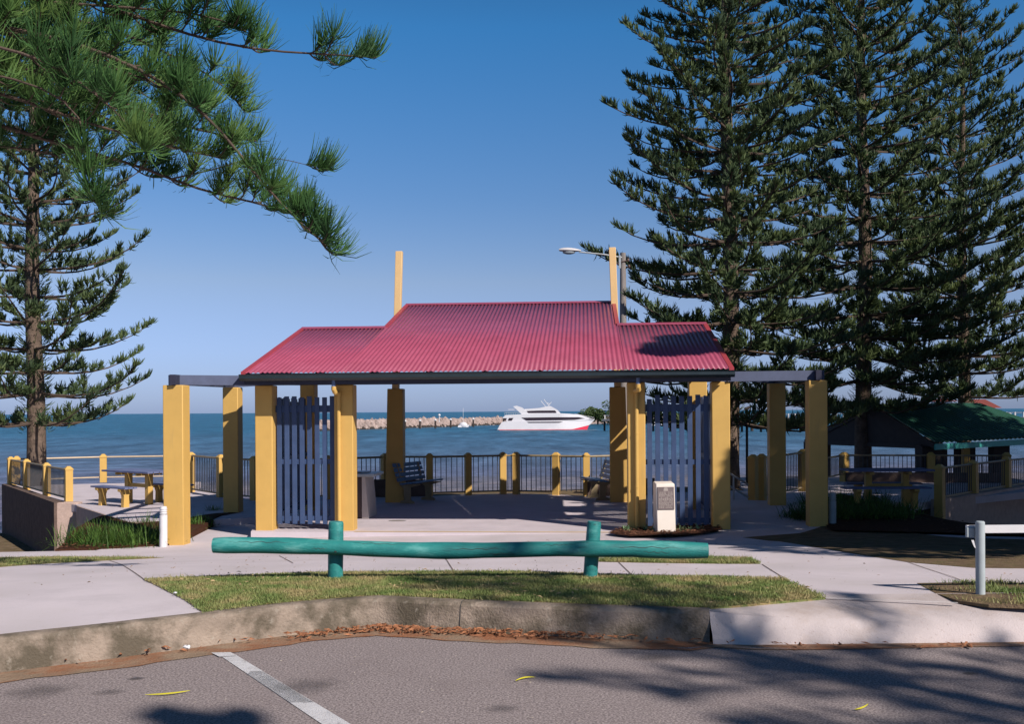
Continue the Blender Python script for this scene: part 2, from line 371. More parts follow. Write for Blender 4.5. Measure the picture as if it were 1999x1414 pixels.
groovem = mat('joint_dirt', (.24, .18, .16), 1, .4, 20)
lightj = mat('joint_light', (.62, .57, .56), .9, .1)
for a, b in (((213, 1095), (283, 1134)), ((868, 1090), (886, 1117)), ((1208, 1099), (1236, 1126)), ((1488, 1103), (1532, 1131)), ((545, 1086), (572, 1101)), ((283, 1134), (396, 1198)), ((1770, 1098), (1890, 1140))):
    groove(a, b).build('path_joint', groovem)['kind'] = 'structure'
groove((1612, 1169), (1870, 1179), .02).build('path_joint', lightj)['kind'] = 'structure'
groove((5, 1240), (385, 1201), .03).build('path_joint', lightj)['kind'] = 'structure'

# parking line
def rp_(px, py, z=.004): return P(px, py, z)
mb = MB(); q = [rp_(*a) for a in ((430, 1281), (460, 1279), (672, 1407), (620, 1409))]
d1 = (q[3]-q[0]); d2 = (q[2]-q[1])
mb.v = [tuple(v) for v in (q[0], q[1], q[1]+d2*1.9, q[0]+d1*1.9)]; mb.f = [(0, 1, 2, 3)]
mb.add([rp_(*a, z=.008) for a in ((412, 1275), (450, 1274), (462, 1281), (428, 1283))], [(0, 1, 2, 3)])
mb.build('parking_line', linem, smooth=False)['kind'] = 'structure'

# litter in the gutter
def litter(name, pts, size, m, label):
    vs = []
    for p in pts:
        a = random.uniform(0, 6.28); L = size*random.uniform(.5, 1.3); w = L*random.uniform(.16, .35); hz = random.uniform(.2, .7)*w
        d = Vector((math.cos(a), math.sin(a), random.uniform(-.25, .35)))*L; s = Vector((-math.sin(a), math.cos(a), random.uniform(-.4, .4)))*w
        c = Vector(p)+Vector((0, 0, random.uniform(.002, .02))); up = Vector((0, 0, hz))
        for tri in ((c-d*.5, c-s*.5, c+up), (c-s*.5, c+d*.5, c+up), (c+d*.5, c+s*.5, c+up), (c+s*.5, c-d*.5, c+up)): vs += [tuple(t) for t in tri]
    return tag(fast(name, np.array(vs), 3, m), label, None, kind='stuff')
pts = []
for i in range(620):
    px = random.triangular(540, 1250, 760) if random.random() < .8 else random.uniform(100, 1900)
    yk = np.interp(px, [5, 390, 742, 1100, 1385, 2000], [1303, 1254, 1222, 1236, 1252, 1262])
    pts.append(P(px, yk+abs(random.gauss(0, 5))+2, .003))
litter('leaf_litter', pts, .07, leafl, 'dry brown fallen leaves heaped along the gutter')
pts = []
for poly, n, dz in ((pL, 1500, .03), (pF, 900, .06), (pRb, 5000, .04)):
    x, y = scatter(poly, n)
    pts += [(a, b, G(a, b)+dz if poly is not pL else max(G(a, b), -.6+.02*a)+.05) for a, b in zip(x, y) if b < 22 and a < 12]
litter('bark_mulch', pts, .07, mat('mulch_chip', (.16, .07, .04), 1, .6, 30), 'dark brown bark chips covering the garden beds')
x, y = scatter(pA, 260); litter('leaf_litter', [(a, b, G(a, b)+.03) for a, b in zip(x, y)], .045, mat('dry_leaf', (.42, .30, .16), .8, .4, 30), 'small dry leaves scattered over the grass verge')
xs_ = RNG.uniform(-4.5, 5.5, 420); ys_ = RNG.uniform(7.6, 15.5, 420)
litter('leaf_litter', [(a, b, G(a, b)+.004) for a, b in zip(xs_, ys_)], .035, mat('path_leaf', (.26, .16, .09), .8, .5, 30), 'tiny dry leaves blown over the concrete path')
xs_ = RNG.uniform(-3.5, 3.5, 160); ys_ = RNG.uniform(4.8, 6.6, 160)
litter('road_grit', [(a, b, .004) for a, b in zip(xs_, ys_)], .018, mat('grit', (.42, .36, .30), .9, .5, 40), 'pale grit and leaf crumbs on the asphalt')
pods = [((283, 1357), (330, 1357), (371, 1349), 'long yellow seed pod lying on the asphalt near the left corner'), ((1006, 1330), (1022, 1321), (1045, 1323), 'curved yellow seed pod lying in the middle of the asphalt'), ((1668, 1386), (1685, 1384), (1695, 1375), 'hooked yellow seed pod on shaded asphalt at the right')]
for a, b, c, lab in pods:
    a, b, c = P(*a, .012), P(*b, .014), P(*c, .012); pts = [a.lerp(b, t).lerp(b.lerp(c, t), t) for t in [i/8 for i in range(9)]]
    mb = MB().tube(pts, [.001, .003, .004, .0045, .005, .0045, .004, .003, .001], 6); tag(mb.build('seed_pod', podm, loc=tuple(b)), lab, 'seed pod', 'yellow seed pods on the road')
for (px, py, r), lab in (((365, 1264, .018), 'crumpled pale scrap lying in the gutter left of the parking line'), ((342, 1166, .011), 'white scrap on the grass near the path corner')):
    c = P(px, py, .02) if py > 1200 else PG(px, py)+Vector((0, 0, .03)); mb = MB().sphere(c, r, 7, 5, (1.5, 1, .6)); mb.v = [tuple(np.array(v)+RNG.normal(0, r*.2, 3)) for v in mb.v]
    tag(mb.build('paper_scrap', white, loc=tuple(c)), lab, 'litter')
# oil spots on the road
def soft_stain(name, c, rx, ry, colr, rough=.6, z=.004, amt=.85):
    m = bpy.data.materials.new(name); t, N, L, b = nt(m); b.inputs['Base Color'].default_value = (*colr, 1); b.inputs['Roughness'].default_value = rough
    tc = N.new('ShaderNodeTexCoord'); n = N.new('ShaderNodeTexNoise'); n.inputs['Scale'].default_value = 9; n.inputs['Detail'].default_value = 6; L.new(tc.outputs['Object'], n.inputs['Vector'])
    mp = N.new('ShaderNodeMapping'); mp.inputs['Scale'].default_value = (1/rx, 1/ry, 1); L.new(tc.outputs['Object'], mp.inputs[0])
    ln = N.new('ShaderNodeVectorMath'); ln.operation = 'LENGTH'; L.new(mp.outputs[0], ln.inputs[0])
    ad = N.new('ShaderNodeMath'); ad.operation = 'MULTIPLY_ADD'; L.new(n.outputs['Fac'], ad.inputs[0]); ad.inputs[1].default_value = 1.0; L.new(ln.outputs['Value'], ad.inputs[2])
    mr = N.new('ShaderNodeMapRange'); L.new(ad.outputs[0], mr.inputs['Value']); mr.inputs['From Min'].default_value = .75; mr.inputs['From Max'].default_value = 1.3; mr.inputs['To Min'].default_value = amt; mr.inputs['To Max'].default_value = 0
    L.new(mr.outputs[0], b.inputs['Alpha'])
    mb = MB(); mb.add([(c.x-rx*1.4, c.y-ry*1.4, z), (c.x+rx*1.4, c.y-ry*1.4, z), (c.x+rx*1.4, c.y+ry*1.4, z), (c.x-rx*1.4, c.y+ry*1.4, z)], [(0, 1, 2, 3)])
    o = mb.build('ground_stain', m, loc=(c.x, c.y, z), smooth=False); o['kind'] = 'structure'
for i_, (px, py, rr) in enumerate(((265, 1326, .07), (210, 1353, .13), (80, 1350, .28), (1895, 1316, .07), (980, 1385, .14), (1280, 1285, .2), (600, 1340, .3))):
    soft_stain('oil_%d' % i_, P(px, py, .003), rr, rr*.8, (.07, .06, .06), amt=.6 if rr < .1 else .3)

# ------------------------------------------------------------------ sea
m = bpy.data.materials.new('sea_water'); t, N, L, b = nt(m)
tc = N.new('ShaderNodeTexCoord'); sep = N.new('ShaderNodeSeparateXYZ'); L.new(tc.outputs['Object'], sep.inputs[0])
mr = N.new('ShaderNodeMapRange'); L.new(sep.outputs['Y'], mr.inputs['Value']); mr.inputs['From Min'].default_value = 30; mr.inputs['From Max'].default_value = 260
n0 = N.new('ShaderNodeTexNoise'); mp0 = N.new('ShaderNodeMapping'); mp0.inputs['Scale'].default_value = (.012, .06, 1); L.new(tc.outputs['Object'], mp0.inputs[0]); L.new(mp0.outputs[0], n0.inputs['Vector']); n0.inputs['Scale'].default_value = 1; n0.inputs['Detail'].default_value = 6
ad = N.new('ShaderNodeMath'); ad.operation = 'MULTIPLY_ADD'; L.new(n0.outputs['Fac'], ad.inputs[0]); ad.inputs[1].default_value = .22; L.new(mr.outputs[0], ad.inputs[2])
rp2 = N.new('ShaderNodeValToRGB'); L.new(ad.outputs[0], rp2.inputs['Fac']); e = rp2.color_ramp.elements
e[0].position = .12; e[0].color = (.17, .14, .20, 1); e[1].position = 1.1 if False else 1.0; e[1].color = (.022, .105, .18, 1)
for p_, c_ in ((.19, (.15, .125, .17)), (.235, (.17, .135, .13)), (.27, (.11, .12, .19)), (.36, (.085, .125, .20)), (.5, (.055, .12, .20))): k = e.new(p_); k.color = (*c_, 1)
n1 = N.new('ShaderNodeTexNoise'); mp1 = N.new('ShaderNodeMapping'); mp1.inputs['Scale'].default_value = (.55, 1.3, 1); L.new(tc.outputs['Object'], mp1.inputs[0]); L.new(mp1.outputs[0], n1.inputs['Vector']); n1.inputs['Scale'].default_value = 1; n1.inputs['Detail'].default_value = 9; n1.inputs['Roughness'].default_value = .62
n3 = N.new('ShaderNodeTexNoise'); mp3 = N.new('ShaderNodeMapping'); mp3.inputs['Scale'].default_value = (.05, .16, 1); L.new(tc.outputs['Object'], mp3.inputs[0]); L.new(mp3.outputs[0], n3.inputs['Vector']); n3.inputs['Scale'].default_value = 1; n3.inputs['Detail'].default_value = 10; n3.inputs['Roughness'].default_value = .7
# dark and light ripple tones
mr2 = N.new('ShaderNodeMapRange'); L.new(n1.outputs['Fac'], mr2.inputs['Value']); mr2.inputs['From Min'].default_value = .35; mr2.inputs['From Max'].default_value = .65; mr2.inputs['To Min'].default_value = .55; mr2.inputs['To Max'].default_value = 1.5
n4 = N.new('ShaderNodeTexNoise'); mp4 = N.new('ShaderNodeMapping'); mp4.inputs['Scale'].default_value = (.20, .055, 1); L.new(tc.outputs['Object'], mp4.inputs[0]); L.new(mp4.outputs[0], n4.inputs['Vector']); n4.inputs['Scale'].default_value = 1; n4.inputs['Detail'].default_value = 7; n4.inputs['Roughness'].default_value = .75
mr4 = N.new('ShaderNodeMapRange'); L.new(n4.outputs['Fac'], mr4.inputs['Value']); mr4.inputs['From Min'].default_value = .38; mr4.inputs['From Max'].default_value = .64; mr4.inputs['To Min'].default_value = .62; mr4.inputs['To Max'].default_value = 1.5
mm4 = N.new('ShaderNodeMath'); mm4.operation = 'MULTIPLY'; L.new(mr2.outputs[0], mm4.inputs[0]); L.new(mr4.outputs[0], mm4.inputs[1])
mul = N.new('ShaderNodeVectorMath'); mul.operation = 'SCALE'; L.new(rp2.outputs['Color'], mul.inputs[0]); L.new(mm4.outputs[0], mul.inputs['Scale'])
cap = N.new('ShaderNodeMapRange'); L.new(n3.outputs['Fac'], cap.inputs['Value']); cap.inputs['From Min'].default_value = .68; cap.inputs['From Max'].default_value = .73
mxc = N.new('ShaderNodeMix'); mxc.data_type = 'RGBA'; L.new(cap.outputs[0], mxc.inputs['Factor']); L.new(mul.outputs[0], mxc.inputs['A']); mxc.inputs['B'].default_value = (.6, .62, .66, 1)
L.new(mxc.outputs['Result'], b.inputs['Base Color']); b.inputs['Roughness'].default_value = .38; b.inputs['Specular IOR Level'].default_value = .22
bp = N.new('ShaderNodeBump'); bp.inputs['Strength'].default_value = 1; bp.inputs['Distance'].default_value = .5; L.new(n1.outputs['Fac'], bp.inputs['Height'])
bp2 = N.new('ShaderNodeBump'); bp2.inputs['Strength'].default_value = .8; bp2.inputs['Distance'].default_value = 1.2; L.new(n3.outputs['Fac'], bp2.inputs['Height']); L.new(bp2.outputs['Normal'], bp.inputs['Normal'])
L.new(bp.outputs['Normal'], b.inputs['Normal'])
SEA = -2.8
mb = MB(); ys = [28, 40, 60, 90, 140, 220, 400, 800, 1600, 4000, 9000]
for y in ys: mb.v += [(-9000, y, SEA), (9000, y, SEA)]
mb.f = [(2*i, 2*i+1, 2*i+3, 2*i+2) for i in range(len(ys)-1)]
mb.build('sea', m)['kind'] = 'structure'
drape('beach', [(-40, 25), (60, 25), (60, 44), (20, 41), (4, 37), (-40, 34)], mat('sand', (.34, .24, .20), 1, .3, 3, bump=.5, bscale=8), 0, cell=2, fn=lambda x, y: lerp(-1.9, -2.95, smooth((y-25)/(9+max(0, x)*.4))))

# ------------------------------------------------------------------ pavilion frame
TH = rad(4.2); U = Vector((math.cos(TH), -math.sin(TH), 0)); W = Vector((math.sin(TH), math.cos(TH), 0)); O = Vector((0, 16.9, 0)); UP = Vector((0, 0, 1))
def L3(u, w, z): return O+U*u+W*w+UP*z
def uat(px, w, py=900):
    r = ray(px, py); mm = r[0]/r[1]; return (mm*(O.y+w*W.y)-O.x-w*W.x)/(U.x-mm*U.y)
SLAB = -.44; ZE = 2.27; PIT = .29
# terrace slab (pavilion floor, both picnic terraces and the sea-side apron)
def zp(px, py): v = P(px, py, SLAB); return (v.x, v.y)
uL = uat(498, 0)-.02; 
fl = [L3(uL, -.18, 0), L3(3.0, -.18, 0), L3(3.7, .1, 0)]
tl_corner = zp(126, 985); tl_corner2 = zp(147, 986)
floor = [(p.x, p.y) for p in fl]+[(4.6, 21.5), (6.4, 21.6), (8.9, 21.6), (9.2, 21.9), (14.5, 25.6), (14.5, 30.2), (6.2, 30.2), (6.0, 25.2), zp(1190, 966), zp(1145, 969), zp(1086, 966), zp(1000, 964), zp(914, 966), zp(839, 969), zp(760, 972), (-5.0, 24.4), (-6.3, 23.6), zp(431, 966), zp(373, 957), (-9.2, 29.4), zp(20, 948)]+[tl_corner, tl_corner2, zp(250, 1019), (-5.75, 19.0), (-4.9, 19.4)]
fo = drape('terrace_slab', floor, slabm, 0, cell=3, fn=lambda x, y: SLAB, skirt=.16)
for a, b in ((tl_corner, zp(20, 948)),):    # left retaining wall under the terrace
    a, b = Vector((*a, 0)), Vector((*b, 0)); n_ = Vector((-(b-a).y, (b-a).x, 0)).normalized()
    wl = empty('retaining_wall', (a.x, a.y, -1.6), 'stained concrete retaining wall below the left terrace fence', 'wall')
    MB().prism([(a.x, a.y, -1.9), (b.x, b.y, -1.9), (b.x, b.y, SLAB+.05), (a.x, a.y, SLAB+.05)], n_*.22).build('wall_face', wallm, wl)
    e2 = Vector((tl_corner2[0]+.02, tl_corner2[1]+.0, 0)); 
    MB().hexa([(a.x-.2, a.y-.09, -1.9), (e2.x, a.y-.09, -1.9), (e2.x, a.y+.2, -1.9), (a.x-.2, a.y+.2, -1.9), (a.x-.2, a.y-.09, SLAB+.045), (e2.x, a.y-.09, SLAB+.045), (e2.x, a.y+.2, SLAB+.045), (a.x-.2, a.y+.2, SLAB+.045)]).build('end_pier', pierm, wl, bevel=.02)
c1 = Vector((*zp(149, 988), 0)); c2 = Vector((*zp(250, 1020), 0)); c3 = Vector((-5.75, 18.96, 0))
for a, b in ((c1, c2), (c2, c3)):
    MB().prism([(a.x, a.y, -1.5), (b.x, b.y, -1.5), (b.x, b.y, SLAB-.004), (a.x, a.y, SLAB-.004)], Vector((.03, .1, 0))).build('terrace_edge', pierm)['kind'] = 'structure'
# painted yellow edge of the slab
a, b = L3(uat(690, -.18), -.185, 0), L3(2.6, -.185, 0)
MB().add([(a.x, a.y, SLAB+.004), (b.x, b.y, SLAB+.004), (b.x+.0, b.y+.10, SLAB+.004), (a.x, a.y+.10, SLAB+.004)], [(0, 1, 2, 3)]).build('painted_edge', mat('faded_yellow', (.66, .48, .26), .7, .15, 8))['kind'] = 'structure'

pav = empty('pavilion', tuple(L3(-.43, 2.7, SLAB)), 'open pavilion with red corrugated roof on yellow pillars facing the sea', 'pavilion')
def wavy(name, u0, u1, w0, w1, z0, z1, parent, m=roofm, lam=.082, amp=.009, rows=2):
    n = int((u1-u0)/lam*8); us = np.linspace(u0, u1, n+1); vs = []; fs = []; k = rows+1
    for i, u in enumerate(us):
        for j in range(k):
            t = j/rows; vs.append(L3(u, lerp(w0, w1, t), lerp(z0, z1, t)+amp*math.sin(2*math.pi*(u-u0)/lam)))
    fs = [(i*k+j, (i+1)*k+j, (i+1)*k+j+1, i*k+j+1) for i in range(n) for j in range(rows)]
    mb = MB(); mb.v = [tuple(v) for v in vs]; mb.f = fs
    o = mb.build(name, m, parent, smooth=False); o.data.shade_smooth()
    s = o.modifiers.new('thick', 'SOLIDIFY'); s.thickness = .004; return o
uA, uB, uC, uD = -4.5, -2.80, 1.90, 3.62; WR, WM = 3.12, 5.62; zr = ZE+PIT*(WR+.5); zm = ZE+PIT*(WM+.5)
roof = wavy('roof', uA, uB, -.5, WR, ZE, zr, pav)
wavy('roof', uB, uC, -.5, WM, ZE, zm, pav); wavy('roof', uC, uD, -.5, WR, ZE, zr, pav)
for a, b, w0, w1, z0, z1 in ((uA, uB, WR, 4.7, zr, zr-PIT*(4.7-WR)), (uC, uD, WR, 4.7, zr, zr-PIT*(4.7-WR)), (uB, uC, WM, 6.0, zm, zm-.20)):
    wavy('rear_roof', a, b, w0, w1, z0, z1, pav)
# ridge caps, barge flashings
mb = MB()
for a, b, w, z in ((uA, uB, WR, zr), (uC, uD, WR, zr), (uB, uC, WM, zm)):
    mb.prism([L3(a-.02, w-.13, z-.028), L3(a-.02, w-.13, z-.02), L3(a-.02, w, z+.028), L3(a-.02, w+.13, z-.02), L3(a-.02, w+.13, z-.028), L3(a-.02, w, z+.02)], U*(b-a+.04))
mb.build('ridge_cap', roofm, pav, smooth=False)
for u, w0, w1 in ((uA, -.5, WR), (uD, -.5, WR), (uB, WR, WM), (uC, WR, WM)):
    z0, z1 = ZE+PIT*(w0+.5), ZE+PIT*(w1+.5); s = .05 if u in (uA, uB) else -.05
    mb = MB().hexa([L3(u-s*.6, w0, z0-.07), L3(u+s, w0, z0-.07), L3(u+s, w1, z1-.07), L3(u-s*.6, w1, z1-.07), L3(u-s*.6, w0, z0+.016), L3(u+s, w0, z0+.016), L3(u+s, w1, z1+.016), L3(u-s*.6, w1, z1+.016)])
    mb.build('barge_flashing', mat('flashing_red', (.36, .05, .065), .4, .1), pav)
# gable infill, fascia beam, gutter
for u in (uB, uC): MB().prism([L3(u-.02, WR+.1, zr-.12), L3(u-.02, WM, zm-.07), L3(u-.02, 5.95, zm-.25), L3(u-.02, 5.95, zr-.25)], U*.04).build('gable_panel', fasc, pav)
for u in (uA+.1, uD-.14): MB().prism([L3(u, -.2, 2.1), L3(u, WR, zr-.07), L3(u, 4.6, 2.8), L3(u, 4.6, 2.7)], U*.04).build('gable_panel', fasc, pav)
MB().hexa([L3(uA+.02, -.47, 2.07), L3(uD-.02, -.47, 2.07), L3(uD-.02, -.42, 2.07), L3(uA+.02, -.42, 2.07), L3(uA+.02, -.47, ZE-.03), L3(uD-.02, -.47, ZE-.03), L3(uD-.02, -.42, ZE-.01), L3(uA+.02, -.42, ZE-.01)]).build('fascia', fasc, pav)
gp = [(-.475, ZE-.045), (-.475, ZE-.14), (-.56, ZE-.14), (-.60, ZE-.10), (-.60, ZE-.05), (-.615, ZE-.035), (-.60, ZE-.03), (-.59, ZE-.05), (-.59, ZE-.10), (-.555, ZE-.13), (-.485, ZE-.13), (-.485, ZE-.045)]
MB().prism([L3(uA-.03, a, z) for a, z in gp], U*(uD-uA+.06)).build('gutter', gutm, pav)
mb = MB()   # beams on the pillars and rafters under the sheet
def bm_(u0, w0, z0, u1, w1, z1, t=.09, h=.16): mb.beam(L3(u0, w0, z0), L3(u1, w1, z1), t, h)
bm_(-4.3, .0, 2.16, 3.5, .0, 2.16, .1, .18); bm_(-4.3, 3.6, 2.33, 3.5, 3.6, 2.33, .1, .16); bm_(-4.25, .05, 2.2, -4.25, 4.4, 2.33); bm_(3.4, .05, 2.2, 3.4, 4.4, 2.33)
for i in range(9):
    u = uA+.3+(uD-uA-.6)*i/8; top = (WM if uB < u < uC else WR)-.15
    bm_(u, -.4, ZE+PIT*.1-.09, u, top, ZE+PIT*(top+.5)-.09, .05, .11)
mb.build('roof_frame', fasc, pav)
mb = MB().prism([L3(uA+.05, -.42, 2.085), L3(uA+.05, -.42, 2.10), L3(uA+.05, -.08, 2.10), L3(uA+.05, -.08, 2.085)], U*(uD-uA-.1)); mb.build('soffit', fasc, pav)
PB = .014
def pillar(u, w, sx, sy, z0, z1, parent, lab=None):
    c = L3(u, w, 0); o = MB().box(c, sx, sy, z0, z1, -TH).build('pillar', yellow, parent, bevel=PB)
    if lab: o['label'] = lab
    return o
uoL, uoR, uiL, uiR = uat(515, 0), uat(1408, 0), uat(671, 0), uat(1244, 0)
pillar(uoL, .15, .31, .30, -.62, 2.07, pav); pillar(uoR, .15, .30, .30, -.5, 2.07, pav)
pillar(uiL, .15, .33, .30, -.5, 2.07, pav); pillar(uiR-.01, .15, .30, .30, -.5, 2.07, pav)
umL, umR = uat(604, 3.6), uat(1362, 3.6)
pillar(umL, 3.6, .30, .30, SLAB-.02, 2.25, pav); pillar(umR, 3.6, .36, .30, SLAB-.02, 2.25, pav)
for u, sg in ((uat(772, 5.4, 880), 1), (uat(1208, 5.4, 880), -1)):   # tapered towers carrying the blades
    c = L3(u, 5.4, 0); z0, z1 = SLAB-.02, 2.12; mb = MB()
    x0, x1 = .21*sg, -.20*sg; t0, t1 = .15*sg, -.20*sg
    def Q(dx, dy, z): return c+U*dx+W*dy+UP*z
    mb.hexa([Q(-x0, -.17, z0), Q(-x1, -.17, z0), Q(-x1, .17, z0), Q(-x0, .17, z0), Q(-t0, -.15, z1), Q(-t1, -.15, z1), Q(-t1, .15, z1), Q(-t0, .15, z1)])
    mb.build('tower_pillar', yellow, pav, bevel=PB)
    mb = MB(); k = .02*sg; zt = 5.22
    mb.hexa([Q(k-.075, -.1, z1-.01), Q(k+.075, -.1, z1-.01), Q(k+.075, .05, z1-.01), Q(k-.075, .05, z1-.01), Q(k*6-.075, -.1, zt), Q(k*6+.075, -.1, zt), Q(k*6+.075, .05, zt), Q(k*6-.075, .05, zt)])
    mb.build('tower_blade', cream, pav, bevel=.008)
# downpipes with their elbows
for px, top in ((662, 650), (1243, 1246)):
    u0 = uat(top, -.5, 745); u = uat(px, -.04)
    dp = MB().tube([L3(u, -.05, 1.97), L3(u, -.05, -.5)], .035, 12).build('downpipe', yellow, pav)
    MB().tube([L3(u0, -.45, 2.03), L3(u0, -.45, 1.98), L3(u0+.01, -.42, 1.94), L3(u-.02, -.12, 1.93), L3(u, -.06, 1.93), L3(u, -.05, 1.88)], .042, 12).build('elbow', yellow, dp)
    MB().tube([L3(u0, -.45, 2.17), L3(u0, -.45, 2.02)], .036, 12).build('outlet', mat('outlet_blue', (.12, .17, .30), .4, .1), dp)
    for zz in (1.2, .3): MB().tube([L3(u, -.05, zz), L3(u, -.05, zz+.03)], .039, 12).build('bracket', yellow, dp)
# slatted screens
def screen(p0, p1, n, z0, z1, face, w=.083):
    s = empty_part('screen', pav); d = (p1-p0); 
    for i in range(n):
        c = p0.lerp(p1, (i+.5)/n); ang = math.atan2(d.y, d.x)
        MB().box(c, w, .022, z0+random.uniform(-.01, .01), z1+random.choice((0, .0, -.05, .02)), ang).build('slat', blue, s, bevel=.003)
    for z in (z0+.09, (z0+z1)*.5-.02, z1-.2):
        a = p0+face*.035+UP*z; b_ = p1+face*.035+UP*z; MB().beam(a, b_, .045, .085 if z < z1-.3 else .12).build('rail', blue, s)
    return s
def empty_part(name, parent):
    o = bpy.data.objects.new(name, None); col.objects.link(o); o.parent = parent; o['_w'] = tuple(parent['_w']); return o
ZB = SLAB+.10; ZTp = 1.86
sL = screen(L3(uoL+.16, .16, 0), L3(uiL-.17, .16, 0), 8, ZB, ZTp, W)
sL['label'] = 'sunlit blue slat screen between the two left front pillars'
sLs = screen(L3(uoL+.02, .38, 0), L3(umL-.02, 3.4, 0), 22, ZB, ZTp, U); sLs['label'] = 'shaded side screen running back from the left corner pillar'
sR = screen(L3(uiR+.15, .16, 0), L3(uoR-.16, .16, 0), 8, ZB-.02, ZTp-.02, W); sR['label'] = 'blue slat screen behind the white memorial plinth'
sRs = screen(L3(uoR-.02, .38, 0), L3(umR+.02, 3.4, 0), 22, ZB, ZTp, -U); sRs['label'] = 'side screen running back from the right corner pillar'

# ------------------------------------------------------------------ pergolas either side
def pergola(label, front, back, inner, xdir):
    fpx, fy, fz0, fz1, fs = front; bpx, by, bz0, bz1, bs = back
    f = D(fpx, 900, fy); b_ = D(bpx, 900, by)
    r = empty('pergola', (f.x, f.y, fz0), label, 'pergola', 'pergolas at the two ends of the pavilion')
    MB().box(f, fs, .30, fz0, fz1, -TH).build('pillar', yellow, r, bevel=PB); MB().box(b_, bs, .30, bz0, bz1, -TH).build('pillar', yellow, r, bevel=PB)
    zf = fz1+.085; zb = bz1+.085
    d = Vector((b_.x-f.x, b_.y-f.y, 0)).normalized()
    MB().beam(Vector((f.x, f.y, zf))-d*.22, Vector((b_.x, b_.y, zb))+d*.3, .09, .17).build('beam', fasc, r)
    bl = mat('beam_blue', (.07, .085, .15), .5, .15)
    a = Vector((f.x, f.y, zf))-d*.0; e = L3(inner, 0, 0); e.z = 2.155
    MB().beam(Vector((f.x-xdir*.12, f.y-.0, zf+.003)), e, .09, .165).build('beam', bl, r)
    a = Vector((b_.x, b_.y, zb)); e = L3(inner, 3.6, 0); e.z = 2.30
    MB().beam(a, e, .09, .165).build('beam', bl, r)
    for t in (.25, .5, .75):
        a = Vector((f.x, f.y, zf+.02)).lerp(Vector((b_.x, b_.y, zb+.02)), t); e = L3(inner, 3.6*t, 0); e.z = 2.2
        MB().beam(a, e, .045, .12).build('rafter', bl, r)
    return r
pergola('pergola with two sunlit yellow pillars at the left end of the pavilion', (345, 16.45, -.62, 2.06, .34), (455, 20.5, -.6, 2.12, .32), uoL-.1, 1)
pergola('pergola with two shaded yellow pillars at the right end of the pavilion', (1594, 16.9, -.55, 2.09, .31), (1516, 20.6, -.6, 2.14, .33), uoR+.1, -1)

# ------------------------------------------------------------------ fences
def fpost(name, c, w, z0, z1, m, parent, ang=0):
    mb = MB(); mb.box(c, w, w, z0, z1-w*.55, ang)
    ca, sa = math.cos(ang), math.sin(ang); h = w/2*1.12; zz = z1-w*.55
    q = [(c[0]+x*ca-y*sa, c[1]+x*sa+y*ca, zz) for x, y in ((-h,-h), (h,-h), (h,h), (-h,h))]; q2 = [(x, y, zz+.025) for x, y, _ in q]
    mb.hexa(q+q2); h2 = h*.35; q3 = [(c[0]+x*ca-y*sa, c[1]+x*sa+y*ca, z1) for x, y in ((-h2,-h2), (h2,-h2), (h2,h2), (-h2,h2))]
    q2b = [(x, y, z+.001) for x, y, z in q2]; mb.hexa(q2b+q3)
    return mb.build(name, m, parent)
def fence(label, posts, zt, zb, bars=True, w=.16, top=None, postm=None, skip=(), railt=.045, wires=False, bw=.016, pitch=.115, postsat=None, z0=None, railz=None):
    """posts: list of Vector (x, y, base z); bars between consecutive ones"""
    r = empty('fence', tuple(posts[0]), label, 'fence')
    for i, p in enumerate(posts):
        if postsat and i not in postsat: continue
        d = posts[min(i+1, len(posts)-1)]-posts[max(0, i-1)]
        fpost('post', p, w, p.z, zt+.09, postm or yellow, r, math.atan2(d.y, d.x))
    for i, (a, b_) in enumerate(zip(posts, posts[1:])):
        if i in skip: continue
        A = Vector((a.x, a.y, 0)); B = Vector((b_.x, b_.y, 0)); d = (B-A).normalized()
        A += d*w/2; B -= d*w/2; L_ = (B-A).length
        MB().tube([A+UP*zt, B+UP*zt], railt/2*1.1, 8).build('rail', top or railm, r)
        MB().beam(A+UP*zb, B+UP*zb, railt*.8, railt*.8).build('rail', top or railm, r)
        if bars:
            n = max(2, int(L_/pitch)); mb = MB()
            for k in range(n):
                c = A.lerp(B, (k+.5)/n); mb.box(c, bw, bw, zb+.01, zt-.01, math.atan2(d.y, d.x))
            mb.build('bar_panel', barm, r, smooth=False)
        elif wires:
            mb = MB()
            for k in range(1, 6): z = lerp(zb, zt, k/6); mb.tube([A+UP*z, B+UP*z], .004, 5)
            mb.build('wires', barm, r)
    return r
S = SLAB-.02
v = lambda px, py, z=SLAB: P(px, py, z)
Bz = lambda q, z: Vector((q.x, q.y, z))
ls = [Bz(v(134, 981), S), Bz(v(91, 969), S), Bz(v(52, 957), S), Bz(v(21, 949), S)]
fence('short yellow posted bar fence on the left retaining wall', ls, .30, -.35)
lb = [Bz(v(21, 949), S), Bz(v(202, 941), S), Bz(D(368, 900, 30.2), S)]
lb[0] += Vector((-.0, .35, 0))
fence('open wire fence along the sea side of the left terrace', lb, .30, -.30, bars=False, wires=True, top=raillit, w=.19)
lc = [Bz(v(373, 961), S), Bz(v(431, 971), S), Bz(v(497, 977), S), Bz(v(560, 978), S), Bz(v(640, 975), S), Bz(v(752, 968), S)]
fence('bar fence behind the left pergola and slat screen', lc, .50, -.36)
cc = [Bz(v(752, 968), S), Bz(v(839, 969), S), Bz(v(914, 967), S), Bz(v(982, 965), S), Bz(v(1008, 965), S), Bz(v(1086, 967), S), Bz(v(1145, 969), S), Bz(v(1212, 966), S), Bz(v(1262, 966), S)]
fence('curved bar fence with paired lit posts at the sea edge behind the pavilion', cc, .505, -.36, postsat=(1, 2, 3, 4, 5, 6, 7), w=.155)
